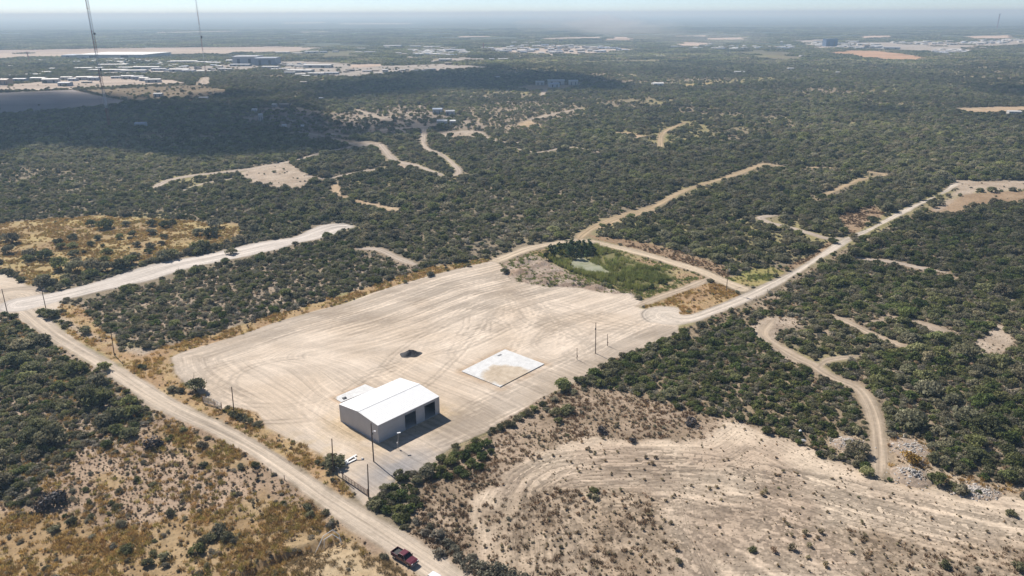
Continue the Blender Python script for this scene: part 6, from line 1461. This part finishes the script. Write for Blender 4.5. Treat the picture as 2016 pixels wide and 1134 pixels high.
for k, poly in enumerate(DATA['rubble']):
    p = np.array(poly); c = p.mean(0); ex = np.ptp(p, axis=0)
    V, F = rock_mesh(60 + k, 430, 0.5, ex[0] * 0.6, ex[1] * 0.55, (1.2, 0.9, 1.6, 0.6)[k])
    hm = (1.0, 0.8, 1.3, 0.5)[k]; gr_ = 26; mv = []; rk = np.random.default_rng(90 + k)
    for iy in range(gr_ + 1):
        for ix in range(gr_ + 1):
            u, v = ix / gr_ * 2 - 1, iy / gr_ * 2 - 1; rr_ = math.hypot(u, v)
            mv.append((u * ex[0] * 0.62, v * ex[1] * 0.62, hm * max(0, 1 - rr_ ** 1.6) * rk.uniform(0.6, 1.1) - 0.12 * (rr_ > 0.9)))
    ii = np.arange((gr_ + 1) ** 2).reshape(gr_ + 1, gr_ + 1)
    me = mesh_np('rubble_heap', np.array(mv), np.stack([ii[:-1, :-1], ii[:-1, 1:], ii[1:, 1:], ii[1:, :-1]], -1).reshape(-1, 4), [M['mound']])
    o = link(bpy.data.objects.new('rubble_heap', me)); o.location = (c[0], c[1], gz(*c) + 0.03); set_props(o, RLAB[k], 'rubble', 'rubble heaps by the sandy field')
    st_ = bpy.data.objects.new('stones', mesh_np('stones', V, F, [M['rock']])); link(st_, o); st_['kind'] = 'stuff'
# ---------------------------------------------------------------- the pickup and the white car
def paint(name, c, rough=0.3):
    mt, nt, nd, ln, bs = nodes_of(name)
    bs.inputs['Base Color'].default_value = (*c, 1); bs.inputs['Roughness'].default_value = rough; bs.inputs['Coat Weight'].default_value = 0.6; bs.inputs['Coat Roughness'].default_value = 0.1
    tc = nd.new('ShaderNodeTexCoord'); n1 = noise_n(nd, ln, tc.outputs['Object'], 1.5, 5)
    ln.new(ramp_n(nd, ln, n1, [(0.3, tuple(v * 0.9 for v in c)), (0.7, tuple(min(1, v * 1.08 + 0.01) for v in c))]), bs.inputs['Base Color'])
    return mt
GLASS = mat_plain('vehicle_glass', (0.012, 0.013, 0.015), 0.08, vary=0.1, spec=0.6)
TYRE = mat_plain('tyre_rubber', (0.025, 0.024, 0.023), 0.9)
RIM = mat_plain('alloy_rim', (0.45, 0.45, 0.45), 0.35, 0.6)
CHROME = mat_plain('chrome', (0.62, 0.62, 0.62), 0.2, 0.8)
LAMPG = mat_plain('headlamp', (0.7, 0.7, 0.68), 0.15)
BLACKP = mat_plain('black_plastic', (0.03, 0.03, 0.03), 0.6)
REDL = mat_plain('tail_lamp', (0.3, 0.01, 0.01), 0.3)
def side_prism(outline, y0, y1, inset=0.0, zref=None):
    """outline in (x, z), extruded in y; inset narrows points above zref"""
    mb = MB(); n = len(outline)
    def yy(y, z): return y * (1 - inset * max(0, z - zref)) if zref is not None else y
    vs = [(x, yy(y0, z), z) for x, z in outline] + [(x, yy(y1, z), z) for x, z in outline]
    fs = [tuple(range(n)), tuple(reversed(range(n, 2 * n)))] + [(i_, n + i_, n + (i_ + 1) % n, (i_ + 1) % n) for i_ in range(n)]
    return mb.add(vs, fs)
def wheels(e, xs, ytrack, r=0.40, w=0.27):
    for x in xs:
        for s in (-1, 1):
            wt = bpy.data.objects.new('wheel', None); wt.location = (x, s * ytrack, r); link(wt, e)
            MB().tube((0, -w / 2, 0), (0, w / 2, 0), r, n=20).build('tyre', TYRE, wt)
            MB().tube((0, s * w / 2 - s * 0.02, 0), (0, s * (w / 2 + 0.012), 0), r * 0.62, n=14).build('rim', RIM, wt)
t0, t1 = [np.array(p) for p in DATA['truck']]
tc_ = (t0 + t1) / 2; td = (t1 - t0); trz = math.atan2(td[1], td[0])
T = empty('pickup_truck', (tc_[0], tc_[1], gz(*tc_) + 0.06), trz, 'dark red crew cab pickup driving down the dirt road', 'pickup')
RED = paint('dark_red_paint', (0.12, 0.012, 0.022))
body = side_prism([(-2.85, 0.5), (-2.85, 0.98), (-0.98, 0.98), (-0.98, 1.16), (1.22, 1.16), (2.55, 1.08), (2.86, 0.98), (2.9, 0.55), (2.3, 0.42), (-2.4, 0.42)], -0.99, 0.99).build('body', RED, T); bevel(body, 0.05, 3)
for s in (-1, 1):
    bevel(MB().box(-1.92, s * 0.95, 1.14, 1.86, 0.1, 0.36).build('bed_side', RED, T), 0.03)
bevel(MB().box(-2.83, 0, 1.14, 0.08, 1.8, 0.36).build('tailgate', RED, T), 0.02)
MB().box(-1.9, 0, 0.992, 1.78, 1.78, 0.02).build('bed_liner', BLACKP, T)
MB().box(-1.02, 0, 1.14, 0.06, 1.78, 0.33).build('bed_front', RED, T)
glass = side_prism([(-1.0, 1.14), (1.3, 1.14), (0.62, 1.80), (-0.78, 1.80)], -0.93, 0.93, 0.20, 1.14).build('window_glass', GLASS, T)
roof = side_prism([(-0.80, 1.795), (0.64, 1.795), (0.50, 1.885), (-0.66, 1.885)], -0.80, 0.80).build('roof', RED, T); bevel(roof, 0.05, 3)
for s in (-1, 1):
    pl = MB()
    for a, b in (((1.28, 1.15), (0.62, 1.81)), ((0.12, 1.15), (0.10, 1.81)), ((-0.97, 1.15), (-0.77, 1.81))):
        pl.beam((a[0], s * 0.935, a[1]), (b[0], s * 0.82, b[1]), 0.09, 0.09)
    pl.build('pillar', RED, T)
    MB().box(1.05, s * 1.1, 1.28, 0.14, 0.24, 0.22).build('mirror', BLACKP, T)
    MB().box(2.84, s * 0.76, 0.90, 0.12, 0.36, 0.2).build('headlight', LAMPG, T)
    MB().box(-2.87, s * 0.9, 1.08, 0.05, 0.14, 0.4).build('tail_light', REDL, T)
    MB().box(0.1, s * 1.0, 0.98, 2.1, 0.02, 0.04).build('door_trim', CHROME, T)
hood = side_prism([(1.24, 1.165), (2.5, 1.10), (2.5, 1.13), (1.24, 1.20)], -0.72, 0.72).build('hood', RED, T); bevel(hood, 0.015)
MB().box(2.92, 0, 0.86, 0.06, 1.1, 0.26).build('grille', BLACKP, T)
bevel(MB().box(2.95, 0, 0.58, 0.16, 1.9, 0.2).build('front_bumper', CHROME, T), 0.04)
bevel(MB().box(-2.95, 0, 0.58, 0.16, 1.85, 0.18).build('rear_bumper', CHROME, T), 0.04)
wheels(T, (-1.85, 1.85), 0.88)
# the white car comes up behind it, only its roof in frame
c0 = np.array(DATA['car'])
K = empty('car', (c0[0], c0[1], gz(*c0) + 0.06), trz + 0.02, 'white car at the bottom edge behind the red pickup', 'car')
WP = paint('white_car_paint', (0.80, 0.80, 0.80))
kb = side_prism([(-2.25, 0.45), (-2.3, 0.9), (-2.1, 1.02), (1.1, 1.05), (2.0, 0.92), (2.3, 0.7), (2.3, 0.4)], -0.92, 0.92).build('body', WP, K); bevel(kb, 0.07, 3)
side_prism([(-2.1, 1.02), (1.2, 1.04), (0.45, 1.56), (-1.75, 1.58)], -0.88, 0.88, 0.3, 1.02).build('window_glass', GLASS, K)
kr = side_prism([(-1.85, 1.56), (0.5, 1.555), (0.3, 1.66), (-1.6, 1.68)], -0.72, 0.72).build('roof', WP, K); bevel(kr, 0.05, 3)
for s in (-1, 1):
    MB().box(2.25, s * 0.66, 0.75, 0.14, 0.34, 0.16).build('headlight', LAMPG, K); MB().box(-2.3, s * 0.72, 0.88, 0.06, 0.26, 0.2).build('tail_light', REDL, K); MB().box(0.85, s * 1.0, 1.08, 0.14, 0.2, 0.16).build('mirror', WP, K)
wheels(K, (-1.4, 1.4), 0.82, 0.34, 0.22)

# ---------------------------------------------------------------- masts
RW = [mat_plain('mast_red', (0.33, 0.10, 0.075), 0.6), mat_plain('mast_white', (0.62, 0.62, 0.62), 0.6)]
def mast(x, y, H, face, band, label, leg=0.07, step=2.2, cat='mast'):
    e = empty('lattice_mast', (x, y, 0), 0.4, label, cat)
    R = face / math.sqrt(3)
    P = [(R * math.cos(a), R * math.sin(a)) for a in (0.3, 0.3 + 2.0944, 0.3 + 4.1888)]
    nb = max(1, int(H / band)); z = 0; 
    for b_ in range(nb):
        mb = MB(); z1 = z + H / nb; n = max(1, round((z1 - z) / step)); dz_ = (z1 - z) / n
        for px__, py__ in P: mb.tube((px__, py__, z), (px__, py__, z1), leg, n=4)
        for k in range(n):
            a = z + k * dz_
            for i_ in range(3):
                p, q = P[i_], P[(i_ + 1) % 3]
                mb.tube((*p, a), (*q, a + dz_), leg * 0.55, n=3); mb.tube((*q, a), (*p, a), leg * 0.5, n=3)
        mb.build('mast_section', RW[b_ % 2], e); z = z1
    return e
t1_, t2_ = DATA['towers']
e = mast(t1_[0], t1_[1], 122, 2.3, 17.4, 'tall red and white lattice mast, the thicker of two', 0.17)
MB().tube((1.6, 0, 83), (1.6, 0, 84.6), 0.9, 0.9, 12).build('antenna', BLACKP, e); MB().box(1.2, 0.4, 52, 1.4, 1.2, 2.2).build('equipment_box', BLACKP, e); MB().box(-1.0, 0.6, 47.5, 1.6, 1.4, 1.2).build('equipment_box', M['steel'], e)
e = mast(t2_[0], t2_[1], 126, 1.5, 21, 'thin lattice mast beyond, slimmer of the two tall masts', 0.14, 2.6)
MB().tube((0.9, 0, 62), (0.9, 0, 66), 1.3, 1.3, 10).build('antenna', BLACKP, e)
(m1x, m1y), (m2x, m2y), (m3x, m3y) = DATA['mast']
e = mast(m1x, m1y, 84, 5, 84, 'distant tapering mast on the horizon at far right', 0.9, 8); MB().box(0, 0, 84, 12, 8, 4).build('antenna', M['steel'], e)
e = mast(m2x, m2y, 22, 1.6, 22, 'dark short mast among the far left lots', 0.4, 3)
e = mast(m3x, m3y, 18, 2.0, 18, 'pale short mast among the far warehouses', 0.5, 4)

# ---------------------------------------------------------------- far buildings
TONE = {'w': (0.58, 0.57, 0.55), 'W': (0.76, 0.76, 0.74), 'g': (0.42, 0.43, 0.45), 'g2': (0.30, 0.33, 0.38), 'b': (0.36, 0.42, 0.52), 't': (0.40, 0.34, 0.28), 'd': (0.14, 0.13, 0.12), 'n': (0.10, 0.14, 0.22)}
WALLT = {'w': (0.50, 0.48, 0.45), 'W': (0.62, 0.60, 0.57), 'g': (0.40, 0.41, 0.44), 'g2': (0.26, 0.29, 0.34), 'b': (0.45, 0.47, 0.50), 't': (0.38, 0.31, 0.24), 'd': (0.16, 0.13, 0.11), 'n': (0.09, 0.13, 0.22)}
BM = {k: (mat_plain('roof_' + k, v, 0.6, vary=0.15, scale=0.08), mat_plain('wall_' + k, WALLT[k], 0.7, vary=0.12, scale=0.1)) for k, v in TONE.items()}
DOORM = mat_plain('building_door', (0.10, 0.10, 0.11), 0.6)
UNIT = {}
def unit_building(k, flat):
    key = (k, flat)
    if key not in UNIT:
        w = MB(); pk = 0.0 if flat else 0.16
        w.add([(-.5, -.5, 0), (.5, -.5, 0), (.5, .5, 0), (-.5, .5, 0), (-.5, -.5, 1), (.5, -.5, 1), (.5, .5, 1), (-.5, .5, 1), (-.5, 0, 1 + pk), (.5, 0, 1 + pk)],
              [(0, 1, 5, 4), (2, 3, 7, 6), (1, 2, 6, 9, 5), (3, 0, 4, 8, 7)])
        r_ = MB(); o = 0.52
        r_.add([(-o, -o, 0.995), (o, -o, 0.995), (o, 0, 1 + pk + .03), (-o, 0, 1 + pk + .03), (o, o, 0.995), (-o, o, 0.995), (-o, -o, 0.94), (o, -o, 0.94), (o, o, 0.94), (-o, o, 0.94)],
               [(0, 1, 2, 3), (3, 2, 4, 5), (6, 7, 1, 0), (7, 8, 4, 2, 1), (8, 9, 5, 4), (9, 6, 0, 3, 5), (9, 8, 7, 6)])
        d_ = MB()
        for c_ in (-0.25, 0.22): d_.box(c_, -0.5, 0.36, 0.12, 0.012, 0.7)
        UNIT[key] = (w.mesh('wall', BM[k][1]), r_.mesh('roof', BM[k][0]), d_.mesh('door', DOORM))
    return UNIT[key]
TW = {'w': 'white', 'W': 'bright white', 'g': 'grey', 'g2': 'blue-grey', 'b': 'pale blue', 't': 'tan', 'd': 'dark', 'n': 'navy blue'}
def place_building(x, y, W, h, d, k, rz, label, group, name='building'):
    w, r_, dd = unit_building(k, W > 60 or h > 10)
    e = empty(name, (x, y, 0.2), rz, label, 'building', group); e.scale = (W, d, h * (0.8 if y > 1300 and h < 9 else 1.0))
    for nm, me_ in (('wall', w), ('roof', r_), ('door', dd)):
        o = bpy.data.objects.new(nm, me_); link(o, e)
    return e
r = np.random.default_rng(9)
def bzone(x, y):
    if y < 1000: return ('on the cleared house lots in the middle distance', 'house lot buildings')
    if y < 1350: return ('in the cloud-shaded scrub', 'buildings in the shaded scrub') if x > -300 else ('on the near edge of the far left lots', 'far left lot buildings')
    if x < -420: return ('on the pale lots at far left', 'far left lot buildings')
    if x < -150: return ('on the grey industrial lots left of centre', 'left centre industrial buildings')
    if x < 420: return ('in the settlement at far centre', 'far centre settlement')
    return ('in the settlement at far right', 'far right settlement')
SPEC = {(222, 116): 'huge white warehouse roof below the pale airstrip', (482, 128): 'tall grey factory hall left of centre', (521, 129.5): 'blue-grey factory hall beside the taller grey one', (1637, 92): 'dark navy block rising over the far right town',
        (870, 248): 'long bright white mobile home in the middle distance', (891, 247): 'short bright white trailer beside the longer mobile home', (275, 253): 'pale blue trailer alone in shaded scrub near the mast', (513, 241): 'small upright white tank house on the lots',
        (1297, 171.5): 'lone bright white house in green scrub', (1095, 167): 'long white building on the shaded clearing', (1129, 168): 'white cabin to one side of the shaded clearing', (1091, 172): 'pale blue vehicle shed before the long white building'}
for (x, y, W, h, d, k, yb) in DATA['blds']:
    ph, gr = bzone(x, y)
    size = 'large' if W > 55 else ('long' if W > 28 else 'small')
    lab = '%s %s building %s' % (size, TW[k], ph)
    for (sx, sy), sl in SPEC.items():
        if abs(yb - sy) < 0.01 and abs(sx - (1008 + x * FOCAL / (y * math.cos(PITCH) + CAM_H * math.sin(PITCH)))) < 12: lab = sl; gr = None
    place_building(x, y + d / 2, W, h, d, k, r.normal(0, 0.12), lab, gr)
for poly, n, kind in DATA['clusters']:
    p = np.array(poly); k = 0; tries = 0
    while k < n and tries < 4000:
        tries += 1
        q = p.min(0) + r.random(2) * np.ptp(p, axis=0)
        if not inside(q[None, 0], q[None, 1], p)[0]: continue
        k += 1
        if kind == 'yard': W, d, h = r.uniform(5, 16), r.uniform(4, 8), r.uniform(2.5, 4)
        else: W, d, h = r.uniform(7, 28), r.uniform(8, 18), r.uniform(3.5, 6.5)
        tone = r.choice(['w', 'w', 'W', 'g', 't', 'b', 'd', 'd'] if kind == 'yard' else ['w', 'w', 'w', 'W', 'g', 't', 'b'])
        ph, gr = bzone(*q)
        place_building(q[0], q[1], W, h, d, tone, r.choice([0, 0.2, 1.4, -0.3]) + r.normal(0, 0.1), 'scattered %s %s %s' % (TW[tone], 'unit' if kind == 'yard' else 'house', ph), gr, 'storage_unit' if kind == 'yard' else 'house')
print('objects', time.time() - T0)

# ---------------------------------------------------------------- fair-weather clouds above, out of frame, whose shadows cross the plain
def volume_mat(name, col, density, aniso=0.0):
    mt = bpy.data.materials.new(name); mt.use_nodes = True
    nd = mt.node_tree.nodes; ln = mt.node_tree.links
    nd.remove(nd['Principled BSDF'])
    v = nd.new('ShaderNodeVolumePrincipled'); v.inputs['Color'].default_value = (*col, 1); v.inputs['Density'].default_value = density; v.inputs['Anisotropy'].default_value = aniso
    v.inputs['Absorption Color'].default_value = (0.45, 0.45, 0.45, 1)
    ln.new(v.outputs[0], nd['Material Output'].inputs['Volume'])
    return mt
CLM = volume_mat('cloud_vapour', (0.98, 0.98, 0.98), 0.021)
ALT = 760.0
for k, poly in enumerate(DATA['shade']):
    p = np.array(poly); shift = np.array((SUN_DIR.x, SUN_DIR.y)) / SUN_DIR.z * ALT
    p = p + shift
    step = 16 if k == 0 else 8
    x = np.arange(p[:, 0].min() - 80, p[:, 0].max() + 80, step); y = np.arange(p[:, 1].min() - 80, p[:, 1].max() + 80, step)
    XX, YY = np.meshgrid(x, y); X = XX.ravel(); Y = YY.ravel()
    sd = poly_sd(X, Y, p, 90) + (fbm(X, Y, 110 if k == 0 else 30, 5, 50 + k) - 0.5) * (190 if k == 0 else 40)
    t = np.maximum(0, np.minimum(sd * 1.5, 110)) * (0.55 + 0.9 * fbm(X, Y, 90, 4, 58 + k))
    i = np.arange(len(X)).reshape(len(y), len(x))
    q = np.stack([i[:-1, :-1], i[:-1, 1:], i[1:, 1:], i[1:, :-1]], -1).reshape(-1, 4)
    q = q[(t[q] > 0).any(1)]
    n = len(X)
    shared = t <= 0
    V = np.r_[np.c_[X, Y, ALT + t], np.c_[X, Y, ALT - 0.15 * t]]
    lower = np.where(shared, np.arange(n), np.arange(n) + n)
    F = np.r_[q, lower[q][:, ::-1]]
    # drop cells whose top and bottom coincide
    me = mesh_np('cloud', V, F, [CLM], smooth_shade=True)
    set_props(link(bpy.data.objects.new('cloud', me)), ('broad flat cloud shading the scrub and lots', 'small cloud shading woods at far right', 'tiny cloud shading woods right of centre')[k], 'cloud', kind='stuff')

# ---------------------------------------------------------------- dust blowing off far diggings, and the hazy air
def blob(name, c, size, seed, mat, label):
    V = []; F = []; nu, nv = 18, 28; r = np.random.default_rng(seed)
    ph = r.uniform(0, 6.28, 6)
    for i_ in range(nu + 1):
        for j in range(nv):
            th = math.pi * i_ / nu; a = 2 * math.pi * j / nv
            k = 1 + 0.18 * math.sin(3 * a + ph[0]) * math.sin(th) + 0.14 * math.sin(5 * a + 4 * th + ph[1]) + 0.1 * math.sin(7 * th + ph[2])
            V.append((c[0] + size[0] * k * math.sin(th) * math.cos(a), c[1] + size[1] * k * math.sin(th) * math.sin(a), c[2] + size[2] * k * math.cos(th)))
    for i_ in range(nu):
        for j in range(nv): F.append((i_ * nv + j, (i_ + 1) * nv + j, (i_ + 1) * nv + (j + 1) % nv, i_ * nv + (j + 1) % nv))
    me = bpy.data.meshes.new(name); me.from_pydata(V, [], F); me.materials.append(mat); me.update()
    return set_props(link(bpy.data.objects.new(name, me)), label, 'dust', kind='stuff')
DM = volume_mat('dust', (0.95, 0.92, 0.88), 0.0016)
for k, (c, s) in enumerate([((480, 3050, 34), (170, 120, 30)), ((400, 3150, 52), (200, 120, 36)), ((600, 2500, 22), (150, 90, 22)), ((730, 2440, 26), (60, 50, 22)), ((300, 3300, 60), (260, 150, 34))]):
    blob('dust_plume', c, s, 70 + k, DM, ('pale dust plume drifting over the far diggings at centre', 'upper dust veil over the far diggings', 'low dust drifting left of the far right diggings', 'small dust puff over the far right diggings', 'thin wide dust veil beyond the far settlement')[k])
HAZE_DENSITY = 0.00019
hz = MB().box(0, 12000, 62.5, 66000, 42000, 131).build('haze', volume_mat('haze_air', (0.52, 0.75, 1.0), HAZE_DENSITY, 0.18))
set_props(hz, 'thin blue haze filling the air over the plain', 'haze', kind='stuff')
print('done', time.time() - T0)
